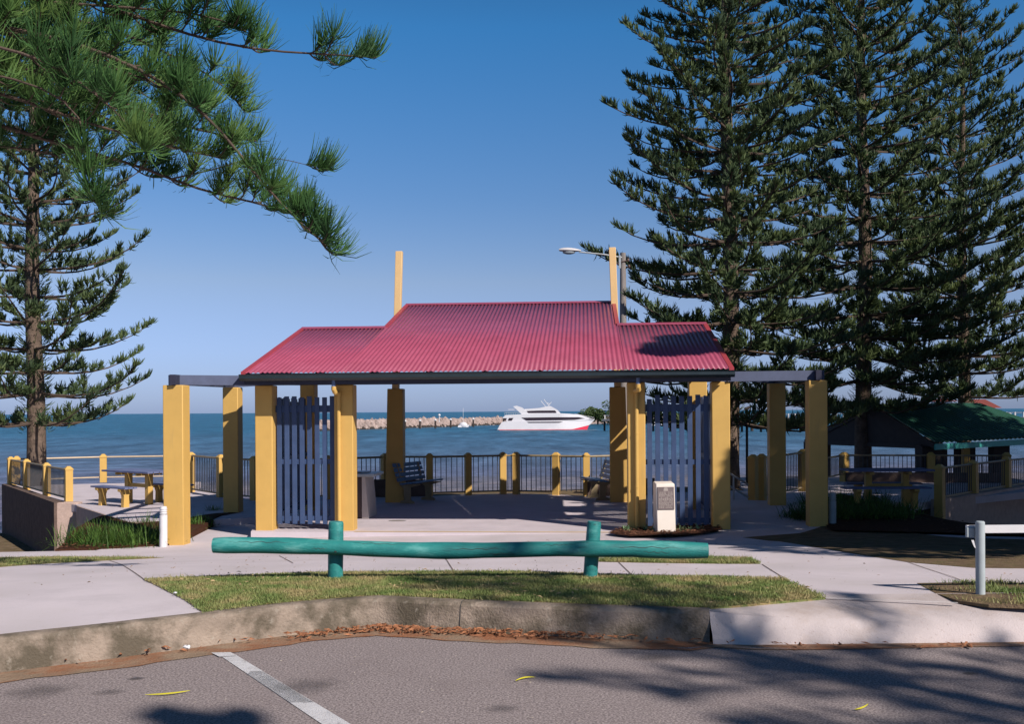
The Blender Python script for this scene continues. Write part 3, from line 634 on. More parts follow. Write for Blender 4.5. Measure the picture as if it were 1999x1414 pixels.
for a, b_, lab in ((Bz(v(640, 968), S), cc[1], 'low wall behind the left bench'), (cc[6], Bz(v(1275, 966), S), 'low wall behind the right bench')):
    d = (b_-a).normalized(); s = Vector((d.y, -d.x, 0))*.12
    w_ = MB().prism([a+s, b_+s, b_+s+UP*.42, a+s+UP*.42], -s*.55); w_.build('seat_wall', wallm, loc=tuple(a)); o = col.objects[-1]; tag(o, lab+' under the fence bars', 'wall')
# right side fences
rs = [Bz(D(1470, 900, 22.3), -.47), Bz(D(1487, 900, 22.6), -.47)]
for p in rs: pass
fr = [Bz(D(1470, 900, 22.0), -.47), Bz(D(1487, 900, 22.3), -.47), Bz(D(1567, 900, 24.8), -.47)]
fence('bar fence with twin posts beside the steps behind the right pergola', fr, .52, -.34, skip=(0,), w=.17)
fb = [Bz(D(1567, 900, 24.9), -.47), Bz(D(1648, 900, 28), -.47), Bz(D(1817, 900, 27.6), -.47), Bz(D(1965, 900, 27.2), -.47)]
fence('bar fence along the sea side of the shaded right terrace', fb, .30, -.22, w=.19, postsat=(1, 2, 3))
fs_ = [Bz(D(1834, 900, 21.6), -.98), Bz(D(1900, 900, 23.2), -.47), Bz(D(1965, 900, 24.8), -.47), Bz(D(2040, 900, 26.5), -.47)]
fence('bar fence on the right retaining wall with one sunlit post', fs_, .30, -.33, w=.18)
a = Vector((8.85, 21.45, 0)); b_ = Vector((14.2, 26.6, 0)); n_ = Vector(((b_-a).y, -(b_-a).x, 0)).normalized()
a = Vector((fs_[0].x, fs_[0].y, 0))+n_*.05; b_ = Vector((fs_[3].x, fs_[3].y, 0))+n_*.05
wr = empty('retaining_wall', (a.x, a.y, -1.2), 'retaining wall with sunlit patches below the right terrace fence', 'wall')
MB().prism([(a.x, a.y, -1.6), (b_.x, b_.y, -1.6), (b_.x, b_.y, SLAB+.06), (a.x, a.y, SLAB+.06)], -n_*.25+Vector((0, 0, 0))).build('wall_face', pierm, wr)
# low wall and hedge of the right terrace's sea side
MB().prism([fb[1]+Vector((0, -.15, 0)), fb[3]+Vector((0, -.15, 0)), fb[3]+Vector((0, -.15, .3)), fb[1]+Vector((0, -.15, .3))], Vector((0, .12, 0))).build('seat_wall', wallm, loc=tuple(fb[1]))
tag(col.objects[-1], 'low wall under the fence on the far side of the right terrace', 'wall')
# steps handrail going down to the beach
st = empty('handrail', tuple(D(1440, 960, 22.5)), 'pale pipe handrail sloping down beside the beach steps', 'handrail')
for dz in (0, -.28): MB().tube([D(1425, 925, 22.0)+UP*dz, D(1466, 950, 22.0)+UP*dz], .022, 8).build('pipe', steel, st)
for px, py in ((1432, 930), (1463, 949)): q = D(px, py, 22.0); MB().tube([q, Vector((q.x, q.y, -.6))], .02, 8).build('upright', steel, st)

# ------------------------------------------------------------------ picnic sets, benches
def slats(a, b_, width, n, t, m, parent, name, gap=.015):
    """n boards running a->b laid side by side over width; one mesh"""
    d = (b_-a).normalized(); s = Vector((d.y, -d.x, 0)); mb = MB(); bw = width/n-gap
    for i in range(n):
        o = s*(-width/2+(i+.5)*width/n); mb.beam(a+o, b_+o, bw, t)
    return mb.build(name, m, parent, bevel=.003)
def bench_at(c, ang, length, h, label, wid=.32, m=bluetop):
    r = empty('picnic_bench', (c.x, c.y, c.z), label, 'bench', 'backless picnic benches on the terraces')
    d = Vector((math.cos(ang), math.sin(ang), 0)); s = Vector((-d.y, d.x, 0))
    slats(c-d*length/2+UP*(h-.02), c+d*length/2+UP*(h-.02), wid, 3, .035, m, r, 'seat')
    for k in (-1, 1):
        q = c+d*k*length*.33; prof = [(-.07, 0), (.07, 0), (.06, h*.55), (.09, h*.75), (.15, h-.09), (.15, h-.04), (-.15, h-.04), (-.15, h-.09), (-.09, h*.75), (-.06, h*.55)]
        MB().prism([q-d*.05+s*a+UP*z for a, z in prof], d*.1).build('leg', yellow, r)
    return r
def table_at(c, ang, length, h, label, wid=.75, m=bluetop):
    r = empty('picnic_table', (c.x, c.y, c.z), label, 'table', 'picnic tables on the terraces')
    d = Vector((math.cos(ang), math.sin(ang), 0)); s = Vector((-d.y, d.x, 0))
    slats(c-d*length/2+UP*(h-.02), c+d*length/2+UP*(h-.02), wid, 5, .04, m, r, 'tabletop')
    for k in (-1, 1):
        q = c+d*k*length*.22; MB().box(q, .13, .13, c.z, c.z+h-.05, ang).build('leg', yellow, r, bevel=.01)
        MB().beam(q-s*wid*.42+UP*(h-.075), q+s*wid*.42+UP*(h-.075), .07, .06).build('crossbar', yellow, r)
    MB().beam(c-d*length*.22+UP*(h*.55), c+d*length*.22+UP*(h*.55), .05, .08).build('stretcher', yellow, r)
    return r
# left: table feet about (255,983) and (285,988)
tc_ = v(271, 984); ta = -.62
table_at(tc_, ta, 1.75, .76, 'blue topped picnic table in sun on the left terrace')
bench_at(v(222, 989), ta, 1.3, .44, 'sunlit backless bench in front of the left picnic table')
bench_at(v(333, 982), ta, 1.3, .44, 'backless bench right of the left picnic table, partly behind a yellow pillar')
tr_ = Bz(D(1731, 985, 20.9), SLAB)
table_at(tr_, -.03, 1.75, .78, 'dark blue picnic table in shade on the right terrace', .7)
bench_at(tr_+Vector((-.25, -.62, 0)), -.03, 1.75, .45, 'shaded bench in front of the right picnic table')
bench_at(tr_+Vector((.15, .62, 0)), -.03, 1.6, .45, 'shaded bench behind the right picnic table')

def park_bench(c, ang, label, length=1.25):
    """seat faces direction ang"""
    r = empty('park_bench', tuple(c), label, 'bench', 'blue slatted benches inside the pavilion')
    f = Vector((math.cos(ang), math.sin(ang), 0)); s = Vector((-f.y, f.x, 0))
    mb = MB()
    for i in range(4): o = c+f*(-.02+i*.11)+UP*(.44+.012*i); mb.beam(o-s*length/2, o+s*length/2, .09, .03)
    mb.build('seat', blueseat, r, bevel=.003)
    mb = MB()
    for i in range(4): o = c+f*(-.13-.035*i)+UP*(.53+.105*i); mb.beam(o-s*length/2, o+s*length/2, .025, .085, up=(f*-.3+UP))
    mb.build('backrest', blueseat, r, bevel=.003)
    for k in (-1, 1):
        q = c+s*k*length*.38
        prof = [(-.13, 0), (.22, 0), (.20, .05), (.12, .08), (.12, .36), (.36, .42), (.36, .44), (-.09, .42), (-.22, .88), (-.27, .87), (-.14, .40), (-.04, .32), (-.02, .08), (-.13, .05)]
        MB().prism([q+f*a+UP*z-s*.02 for a, z in prof], s*.04).build('leg', railm, r)
    return r
park_bench(Bz(v(813, 980), SLAB), -.42, 'blue slatted bench beside the left tapered pillar')
park_bench(Bz(v(1172, 975), SLAB), math.pi+.15, 'blue slatted bench beside the right tapered pillar', 1.1)

# barbecue / counter behind the inner left pillar
bq = L3(uat(690, 1.9), 1.9, SLAB)
r = empty('barbecue', tuple(bq), 'pale concrete barbecue counter behind the inner left pillar', 'barbecue')
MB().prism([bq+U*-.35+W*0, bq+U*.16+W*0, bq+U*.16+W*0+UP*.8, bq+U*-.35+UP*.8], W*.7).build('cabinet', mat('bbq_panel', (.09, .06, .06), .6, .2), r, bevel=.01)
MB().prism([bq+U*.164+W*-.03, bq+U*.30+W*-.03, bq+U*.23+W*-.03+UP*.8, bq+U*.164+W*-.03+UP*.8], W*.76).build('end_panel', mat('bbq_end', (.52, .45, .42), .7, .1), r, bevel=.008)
MB().box(bq+W*.35, .85, .85, SLAB+.805, SLAB+.86, -TH).build('counter_top', mat('bbq_top', (.42, .46, .50), .4, .2), r, bevel=.01)
MB().box(bq+W*.35, .45, .35, SLAB+.862, SLAB+.885, -TH).build('hotplate', steel, r, bevel=.006)
# small drain cover on floor
c = v(776, 1017, SLAB+.003); MB().add([(c.x+.17*math.cos(t), c.y+.1*math.sin(t), SLAB+.004) for t in [i*.5236 for i in range(12)]], [tuple(range(12))]).build('floor_stain', mat('stain', (.22, .19, .17), .9, .3))['kind'] = 'structure'

# ------------------------------------------------------------------ memorial plinth
c = D(1301, 1040, 16.15); zb = c.z-.03
r = empty('memorial_plinth', (c.x, c.y, zb), 'white memorial plinth carrying a bronze plaque in the front garden bed', 'memorial')
zt = D(1301, 942, 16.15).z; ang = .10
mb = MB(); ca, sa = math.cos(ang), math.sin(ang)
def R_(x, y, z): return (c.x+x*ca-y*sa, c.y+x*sa+y*ca, z)
hw = .155
mb.hexa([R_(-hw, -.02, zb-.1), R_(hw, -.02, zb-.1), R_(hw, .26, zb-.1), R_(-hw, .26, zb-.1), R_(-hw, .05, zt-.03), R_(hw, .05, zt-.03), R_(hw, .26, zt), R_(-hw, .26, zt)])
mb.build('block', offwhite, r, bevel=.015)
H = zt-.03-zb+.1
def face(x, k, out=0): t = k; return R_(x, lerp(-.02, .05, t)-out, lerp(zb-.1, zt-.03, t))
k0, k1 = .545, .945
pq = MB().hexa([face(-.137, k0, .001), face(.137, k0, .001), face(.137, k0, -.01), face(-.137, k0, -.01), face(-.137, k1, .014), face(.137, k1, .014), face(.137, k1, -.01), face(-.137, k1, -.01)])
pq.v[0] = face(-.137, k0, .014); pq.v[1] = face(.137, k0, .014)
pl = pq.build('plaque', plaq, r, bevel=.003)
mb = MB()
for i in range(13):      # raised lines of small lettering and the crest
    k = lerp(k1-.10, k0+.03, i/12); x = -.115
    while x < .11:
        w_ = random.uniform(.008, .03); w_ = min(w_, .115-x)
        a1, a2, a3, a4 = face(x, k, .0155), face(x+w_, k, .0155), face(x+w_, k+.012, .0155), face(x, k+.012, .0155)
        if random.random() < .85: mb.add([a1, a2, a3, a4], [(0, 1, 2, 3)])
        x += w_+.008
mb.add([face(-.04, k1-.07, .0155), face(.04, k1-.07, .0155), face(.03, k1-.015, .0155), face(0, k1-.008, .0155), face(-.03, k1-.015, .0155)], [(0, 1, 2, 3, 4)])
mb.build('lettering', plaqt, pl, smooth=False)

# ------------------------------------------------------------------ teal log barrier
YB = 8.62
g1, g2 = PG(651, 1133), PG(1155, 1135)
yb = g1.y-.02; la = D(417, 1066.5, yb); lb_ = D(1381, 1074.5, yb-.06)
r = empty('log_barrier', tuple(g1), 'low teal painted log rail on two log posts at the verge', 'barrier')
n = 40; pts = []; rs_ = []
for i in range(n+1):
    t = i/n; p = la.lerp(lb_, t); p.z += .012*math.sin(t*9.5+.4)-.012*math.sin(t*math.pi); p.y += .006*math.sin(t*13); pts.append(p); rs_.append(.069*(1+.05*math.sin(t*17)+.03*math.sin(t*41+1)) + (.006 if t > .85 else 0))
rs_[0] *= .93; rs_[-1] *= .95
rail_ = MB().tube(pts, rs_, 28, nz=.02).build('log_rail', teal, r)
for t0, t1, an in ((.03, .17, .55), (.20, .235, -.1), (.28, .40, .9), (.47, .60, .3), (.66, .73, .7), (.80, .97, .35), (.86, .93, -.2), (.55, .63, -.35)):
    cr = []
    for k in range(15):
        t = lerp(t0, t1, k/14); p = la.lerp(lb_, t); j = min(n-1, int(t*n)); p = pts[j].lerp(pts[j+1], t*n-j); rr = lerp(rs_[j], rs_[j+1], t*n-j)-.0008; a_ = an+.10*math.sin(k*1.9+t0*40)
        cr.append(p+Vector((0, -math.cos(a_)*rr, math.sin(a_)*rr)))
    MB().tube(cr, [.0005+.0026*math.sin(math.pi*k/14) for k in range(15)], 5).build('crack', inkm, rail_)
for gp_, (bx, by) in ((g1, (651, 1133)), (g2, (1155, 1135))):
    px_top = 656 if gp_ is g1 else 1160; q = Vector((gp_.x, yb+.105 if gp_ is g1 else yb+.06, gp_.z-.1)); tp = D(px_top, 1019, q.y)
    pr = .066 if gp_ is g1 else .062
    po = MB().tube([q, q.lerp(tp, .3), q.lerp(tp, .6), q.lerp(tp, .97), tp], [pr*1.04, pr, pr*1.02, pr, pr*.93], 24, nz=.02).build('post', teal, r)
    bq_ = D(px_top-1, 1077, yb-.075); MB().tube([bq_+Vector((0, .03, 0)), bq_], [.011, .011], 10).build('bolt', darkt, po)

# ------------------------------------------------------------------ chained rail on the right, bollards
g = PG(1914, 1162); r = empty('boom_gate', tuple(g), 'grey steel post carrying a white horizontal bar at the right edge', 'gate')
zt = D(1914, 1018, g.y).z
MB().tube([g-UP*.1, Vector((g.x, g.y, zt-.008)), Vector((g.x, g.y, zt))], [.034, .034, .026], 20).build('post', greyp, r)
a = D(1886, 1034, g.y+.07); b_ = Vector((a.x+3.4, a.y+.0, a.z+.01))
MB().beam(a, b_, .03, .062).build('bar', white, r, bevel=.004)
MB().beam(D(1886, 1040, g.y+.045), D(1906, 1040, g.y+.045), .03, .075).build('bar_sleeve', greyp, r, bevel=.004)
MB().add([D(1896, 1055, g.y-.03), D(1901, 1055, g.y-.03), D(1905, 1071, g.y-.03), D(1902, 1069, g.y-.03)], [(0, 1, 2, 3)]).build('tag_plate', white, r)
ch = MB(); z = a.z-.02; x = D(1922, 1040, g.y).x
for i in range(13):
    c = Vector((x+.004*math.sin(i), g.y+.02, z-i*.021)); k = i % 2
    ch.tube([c+Vector((.009*math.cos(t) if k else 0, 0 if k else .009*math.cos(t), .014*math.sin(t))) for t in [j*math.pi/4 for j in range(9)]], .0028, 5, cap=False)
ch.build('chain', mat('rusty_chain', (.20, .13, .10), .6, .4, 40), r)
a = D(1886, 1034, g.y+.07); MB().tube([Vector((b_.x-.1, g.y+.07, b_.z+.03)), Vector((b_.x-.1, g.y+.07, G(b_.x, g.y)-.05))], .034, 16).build('post', greyp, r)
for px, base, top, d_, lab, m_ in ((319, 1062, 989, 16.1, 'white cylindrical bollard in front of the left sunlit pillar', white), (1625, 1030, 962, 16.95, 'pale bollard in shade beside the right pergola pillar', greyp)):
    q = D(px, base, d_); tp = D(px, top, d_); r = empty('bollard', (q.x, q.y, q.z), lab, 'bollard', 'bollards beside the pergola pillars'); rr = .062
    MB().tube([q-UP*.15, tp-UP*.14], rr, 20).build('body', m_, r)
    MB().tube([tp-UP*.135, tp-UP*.02, tp-UP*.004, tp], [rr*.86, rr*.86, rr*.8, rr*.5], 20).build('lamp_head', m_, r)
    mb = MB()
    for k in range(3): mb.tube([tp-UP*(.115-.035*k), tp-UP*(.109-.035*k)], rr*1.04, 20)
    mb.build('louvre', m_, r)

# ------------------------------------------------------------------ street light
YL = 25.3
q0 = D(1217, 800, YL); r = empty('street_light', (q0.x, q0.y, -2), 'street light with pale head on a weathered timber pole behind the roof', 'street light')
tp = D(1216, 494, YL)
MB().tube([(q0.x+.02, q0.y, -2.4), (q0.x, q0.y, 2), tp], [.125, .10, .072], 14).build('pole', polem, r)
MB().tube([D(1214, 503, YL-.09), D(1180, 497, YL-.1), D(1130, 492, YL-.1)], [.022, .020, .018], 8).build('arm', steel, r)
hd = MB(); c = D(1112, 489, YL-.1); n, k = 14, 9
for i in range(k+1):
    t = i/k; xx = lerp(-.27, .29, t); rr = .10*math.sin(math.pi*min(1, .06+.9*t))**.55*(1.0-.35*t)
    for j in range(n): s = 2*math.pi*j/n; hd.v.append((c.x+xx, c.y+rr*1.2*math.cos(s), c.z+rr*.85*math.sin(s)*(1 if math.sin(s) > 0 else .55)-.03*xx))
hd.f = [(i*n+j, i*n+(j+1)%n, (i+1)*n+(j+1)%n, (i+1)*n+j) for i in range(k) for j in range(n)]+[tuple(range(n)), tuple(k*n+j for j in range(n))]
h = hd.build('lamp_head', mat('lamp_cowl', (.55, .53, .55), .4, .1), r); MB().sphere((c.x-.02, c.y, c.z-.05), .10, 12, 8, (1.6, .8, .5)).build('lens', mat('lamp_lens', (.32, .36, .40), .2, .1), h)
MB().box(D(1210, 512, YL-.1), .05, .04, D(1210, 525, YL).z, D(1210, 500, YL).z).build('bracket', steel, r)
mb = MB()
for px, py in ((1207, 515), (1226, 508), (1228, 520)): cc_ = D(px, py, YL-.08); mb.sphere(cc_, .035, 8, 6, (1, 1, 1.4))
mb.tube([D(1207, 513, YL-.08), D(1228, 508, YL-.08)], .015, 6); mb.build('insulator', mat('insulator_brown', (.10, .06, .05), .4, .2), r)
p0 = D(1222, 502, YL); p1 = D(1700, 560, 60)
MB().tube([p0.lerp(p1, t/12)+UP*(-.9*math.sin(math.pi*t/12)) for t in range(13)], .008, 5).build('cable', darkt, r)
# thin lamp pole on the right
q = D(1458, 925, 27); r = empty('lamp_pole', tuple(q), 'slender dark lamp pole between the tree trunk and the right pergola', 'lamp pole')
MB().tube([q-UP*1, D(1458, 797, 27)], .035, 8).build('pole', darkt, r); MB().tube([D(1454, 800, 27), D(1466, 794, 27)], [.05, .03], 8).build('lamp_head', darkt, r)

# ------------------------------------------------------------------ sea-side things far out
# breakwater
def rocks(path, hw_, hh, n, size, m, name, label):
    V = []; ico = []; 
    bmx = bmesh.new(); bmesh.ops.create_icosphere(bmx, subdivisions=1, radius=1); iv = np.array([v_.co[:] for v_ in bmx.verts]); fi = [[v_.index for v_ in f.verts] for f in bmx.faces]; bmx.free()
    for _ in range(n):
        k = random.random()*(len(path)-1); i = int(k); p = path[i].lerp(path[i+1], k-i); s = random.uniform(-1, 1)
        c = np.array([p.x, p.y+s*hw_, SEA-.2+(1-abs(s)**1.4)*hh*random.uniform(.8, 1.05)]); q = iv*(1+RNG.normal(0, .16, iv.shape))*size*RNG.uniform(.6, 1.35)*RNG.uniform(.7, 1.2, 3)
        V.append((q+c)[np.array(fi).ravel()])
    o = fast(name, np.concatenate(V), 3, m); return tag(o, label, 'breakwater') if label else o
bp_ = [D(560, 842.5, 228), D(690, 839, 243), D(830, 834, 268), D(975, 828, 310), D(1100, 826, 320)]
bp_ = [P(520, 843, SEA), P(620, 841.5, SEA), P(755, 837, SEA), P(870, 833.5, SEA), P(980, 829.5, SEA), P(1120, 829, SEA)]
core = MB()
for p in bp_: core.v += [(p.x, p.y-3.2, SEA-.5), (p.x, p.y-1.0, SEA+1.9), (p.x, p.y+1.0, SEA+1.9), (p.x, p.y+4, SEA-.5)]
core.f = [(i*4+j, i*4+j+1, (i+1)*4+j+1, (i+1)*4+j) for i in range(len(bp_)-1) for j in range(3)]
core.v = [tuple(q) for q in core.v]
bo = rocks(bp_, 3.0, 2.2, 3800, .62, rockm, 'breakwater', 'long pale rock breakwater stretching across the water left of the ferry')
wr_ = [Vector((p.x, p.y-3.3, 0)) for p in bp_]; 
wetV = rocks(wr_, .35, .35, 900, .5, mat('wet_rock', (.05, .04, .035), .7, .4, 2), 'wet_rocks', None); wm_ = wetV.matrix_basis.translation.copy(); wetV.parent = bo; 
co = core.build('rubble_core', rockm, bo)
bp2 = [P(1130, 829, SEA), P(1200, 826, SEA), P(1290, 828, SEA)]
rocks(bp2, 2.6, 2.6, 1200, .7, rockm, 'breakwater', 'rock breakwater under the mangrove trees right of the ferry bow')
mb = MB()
# channel piles with white caps
for px, yb_, yt_ in ((791, 838.5, 821), (820, 837.5, 820), (850, 836.5, 819), (880, 835.5, 818), (924, 834, 817), (983, 832, 815), (1167, 829, 813)):
    q = P(px, yb_, SEA); hgt = (yb_-yt_)/F*q.y
    lab = {791: 'nearest the left tapered pillar', 820: 'second from the left tapered pillar', 850: 'third from the left tapered pillar', 880: 'just left of the small moored boat', 924: 'just right of the small moored boat', 983: 'at the ferry stern', 1167: 'beyond the ferry bow'}[px]
    r = empty('marina_pile', tuple(q), 'dark timber pile with white cap, the one '+lab, 'pile', 'white-capped marina piles along the breakwater')
    MB().tube([q-UP*.5, q+UP*hgt*.86], .24 if px < 1100 else .3, 10).build('pile', pilem, r); MB().tube([q+UP*hgt*.86, q+UP*hgt*.93, q+UP*hgt*1.05], [.33, .33, .05], 10).build('cap', white, r)
q = P(857.5, 829, SEA+1.9); q = D(857.5, 822, 262); MB().tube([D(857.5, 825, 262), D(857.5, 812, 262)], .1, 6).sphere(D(857.5, 811, 262), .35, 8, 6).build('marker', white, loc=tuple(q)); tag(col.objects[-1], 'thin white navigation marker standing on the rocks', 'marker')

# ferry: side profile (metres from stern at the waterline), bow to the right
q = P(970.5, 840.5, SEA); k_ = P(1148, 839.5, SEA); SC = (k_-q).length/20.4; fd = (k_-q).normalized(); fs2 = Vector((-fd.y, fd.x, 0))
def FP(x, z, s=0): return q+fd*x*SC+UP*z*SC+fs2*s*SC
fer = empty('ferry', tuple(q), 'white two-deck ferry with dark window bands and red waterline', 'ferry')
def extr(name, prof, h0, h1, m, taper=None, parent=None):
    """side outline lofted over the beam in many stations, the bow drawn in by taper"""
    xs = sorted({x for x, z in prof}); lo, hi = xs[0], xs[-1]; st = sorted(set(xs) | {lo+(hi-lo)*i/40 for i in range(41)})
    rows = []; n = len(prof)
    for x in st:
        xx = min(max(x, lo+1e-4), hi-1e-4); zz = []
        for (xa, za), (xb, zb_) in zip(prof, prof[1:]+prof[:1]):
            if (xa-xx)*(xb-xx) < 0: zz.append(za+(zb_-za)*(xx-xa)/(xb-xa))
        if len(zz) < 2: continue
        f_ = 1
        if taper and x > taper[0]: f_ = lerp(1, taper[2], smooth((x-taper[0])/(taper[1]-taper[0])))
        rows.append([FP(x, z, 3.2+(s_-3.2)*f_) for z, s_ in ((min(zz), h0), (max(zz), h0), (max(zz), h1), (min(zz), h1))])
    mb = MB(); mb.v = [tuple(p) for r_ in rows for p in r_]
    for k in range(len(rows)-1): mb.f += [(k*4+a, k*4+(a+1)%4, (k+1)*4+(a+1)%4, (k+1)*4+a) for a in range(4)]
    mb.f += [(0, 1, 2, 3), tuple(len(mb.v)-4+a for a in range(4))]
    return mb.build(name, m, parent or fer, smooth=False)
extr('hull', [(.05, .12), (.9, 1.75), (1.3, 1.95), (6, 2.0), (12, 2.02), (16, 2.02), (19, 2.1), (22.1, 2.35), (21.2, 1.3), (20.7, .9), (17.5, .12), (10, .12)], 0, 6.4, hullm, (13, 22.1, .12))
extr('antifouling', [(.0, -.4), (.05, .13), (10, .13), (17.0, .13), (20.75, 1.0), (20.5, .3), (20.2, -.4)], -.02, 6.42, redm, (13, 22.1, .12))
extr('main_deck', [(2.2, 1.9), (1.4, 2.6), (1.35, 2.85), (1.7, 3.4), (6, 3.6), (13.2, 3.78), (16, 3.62), (18.6, 3.4), (20.6, 2.75), (21.6, 2.3), (19, 2.0)], .25, 6.15, hullm, (14, 21.6, .2))
w1 = extr('window_band', [(5.5, 2.8), (6.6, 2.15), (17.5, 2.22), (19.9, 2.5), (18.4, 2.84), (12, 2.86)], .18, 6.22, glassm, (14, 21.6, .2))
extr('window_band', [(6.7, 1.85), (7.1, 1.62), (14.0, 1.62), (14.8, 1.86)], -.04, 6.44, glassm, (13, 22.1, .12)); extr('window_band', [(2.7, 2.75), (2.4, 2.15), (3.3, 2.15), (3.7, 2.75)], .18, 6.22, glassm); extr('window_band', [(1.45, 2.7), (1.6, 2.2), (2.0, 2.2), (2.2, 2.7)], .18, 6.22, glassm)
mb = MB()
for i in range(22):
    x = 6.4+i*.6; mb.beam(FP(x, 2.2, .17), FP(x, 2.84, .17), .07, .03)
extr('upper_deck', [(6.0, 3.5), (5.2, 4.5), (6.5, 4.75), (9.5, 4.95), (11.3, 5.35), (12.0, 5.4), (13.6, 4.5), (14.4, 3.6)], .9, 5.5, hullm)
extr('window_band', [(6.0, 4.28), (6.9, 3.85), (13.4, 3.85), (13.1, 4.38), (9, 4.38)], .83, 5.57, glassm)
extr('funnel_arch', [(5.6, 3.5), (3.6, 5.35), (4.4, 5.5), (5.6, 5.1), (6.6, 4.3), (7.1, 3.6)], .6, 1.1, hullm); extr('funnel_arch', [(5.6, 3.5), (3.6, 5.35), (4.4, 5.5), (5.6, 5.1), (6.6, 4.3), (7.1, 3.6)], 5.3, 5.8, hullm)
extr('canopy', [(2.5, 4.6), (2.5, 4.72), (5.0, 4.72), (5.0, 4.6)], .8, 5.6, hullm)
mb = MB()
for a, b_ in (((11.8, 5.3), (10.6, 6.9)), ((11.6, 5.5), (12.3, 6.3)), ((11.0, 5.2), (9.9, 6.6)), ((11.9, 5.9), (11.2, 6.1))): mb.tube([FP(*a, 3.2), FP(*b_, 3.2)], .06, 6)
mb.build('mast', white, fer)
mb = MB()
for i in range(14):
    x = 17.6+i*.33; z = lerp(3.4, 2.6, i/13); mb.tube([FP(x, z-.6, 2.5), FP(x, z+.15, 2.5)], .025, 4)
mb.tube([FP(17.6, 3.55, 2.5), FP(21.9, 2.75, 2.5)], .03, 5); mb.build('handrail', white, fer); mb = MB()
for i in range(10): x = 1.7+i*.4; mb.tube([FP(x, 3.3, .3), FP(x, 3.95, .3)], .025, 4)
mb.tube([FP(1.7, 3.95, .3), FP(5.4, 3.95, .3)], .03, 5); mb.build('handrail', white, fer)
foam = MB(); 
for i in range(60):
    x = random.uniform(0, 22.5); w_ = random.uniform(.3, 1.2); c = FP(x, .0, -random.uniform(.2, 2.4)); foam.add([c+Vector((-w_, 0, .03)), c+Vector((0, -.35, .03)), c+Vector((w_, 0, .03)), c+Vector((0, .3, .03))], [(0, 1, 2, 3)])
tag(foam.build('foam', white, smooth=False), 'thin white foam on the water beside the ferry', None, kind='stuff')

# small moored boat and marina boats behind the right screen
def small_boat(px, py, wpx, label, mast=0, cover=False, d=None):
    q = P(px, py, SEA); s = wpx/F*q.y/2
    r = empty('moored_boat', tuple(q), label, 'boat')
    hull_p = [(-1, .06), (-.92, .42), (.75, .45), (1.0, .55), (.8, .08), (.6, -.1), (-.9, -.1)]
    mb = MB(); n = len(hull_p)
    for sd in (-.45, .45):
        mb.v += [(q.x+x*s, q.y+sd*s*(1 if x < .5 else .25), q.z+z*s*.85) for x, z in hull_p]
    tr = tessellate_polygon([[Vector((x, z, 0)) for x, z in hull_p]])
    mb.f = [(i, (i+1)%n, n+(i+1)%n, n+i) for i in range(n)]+[tuple(t) for t in tr]+[tuple(n+i for i in reversed(t)) for t in tr]
    mb.build('hull', hullm, r)
    if cover: MB().sphere((q.x-.1*s, q.y, q.z+.35*s), s*.72, 14, 8, (1, .6, .75)).build('cover', hullm, r)
    else:
        c = MB().prism([(q.x-.5*s, q.y-.3*s, q.z+.3*s), (q.x+.4*s, q.y-.3*s, q.z+.3*s), (q.x+.1*s, q.y-.3*s, q.z+.85*s), (q.x-.45*s, q.y-.3*s, q.z+.9*s)], (0, .6*s, 0)).build('cabin', hullm, r)
        MB().prism([(q.x-.38*s, q.y-.32*s, q.z+.52*s), (q.x+.2*s, q.y-.32*s, q.z+.52*s), (q.x+.06*s, q.y-.32*s, q.z+.75*s), (q.x-.36*s, q.y-.32*s, q.z+.77*s)], (0, .64*s, 0)).build('window', glassm, c)
    if mast: MB().tube([(q.x-.1*s, q.y, q.z), (q.x-.1*s, q.y, q.z+mast)], .045, 5).build('mast', white, r)
    return r
small_boat(905.5, 834.5, 23, 'small white covered boat with thin mast moored before the breakwater', 5.3, True)
for px, lab in ((1277, 'leftmost'), (1294, 'second from the left'), (1312, 'middle'), (1330, 'fourth from the left'), (1347, 'rightmost')):
    o = small_boat(px, 832+random.uniform(-1, 1), 15, 'white cabin boat seen through the right slat screen, %s of the five' % lab, random.choice((0, 6, 7))); o['group'] = 'cabin boats seen through the right screen'

# mangroves on the breakwater
def leafball(c, R, n, size, sq=(1, 1, .8), lumps=9, seed=1):
    rg = np.random.default_rng(seed); cs = rg.normal(0, .5, (lumps, 3)); cs /= np.maximum(1, np.linalg.norm(cs, axis=1)[:, None]); rr = rg.uniform(.28, .5, lumps)
    k = rg.integers(0, lumps, n); d = rg.normal(0, 1, (n, 3)); d /= np.linalg.norm(d, axis=1)[:, None]
    p = (cs[k]+d*(rr[k]*rg.uniform(.55, 1.05, n)**.5)[:, None])*R*np.array(sq)+np.array(c)
    a = rg.normal(0, 1, (n, 3)); a /= np.linalg.norm(a, axis=1)[:, None]; b = np.cross(a, rg.normal(0, 1, (n, 3))); b /= np.linalg.norm(b, axis=1)[:, None]
    s = size*rg.uniform(.6, 1.4, n)[:, None]
    return np.stack([p-a*s, p-b*s*.45, p+a*s, p+b*s*.45], 1).reshape(-1, 3)
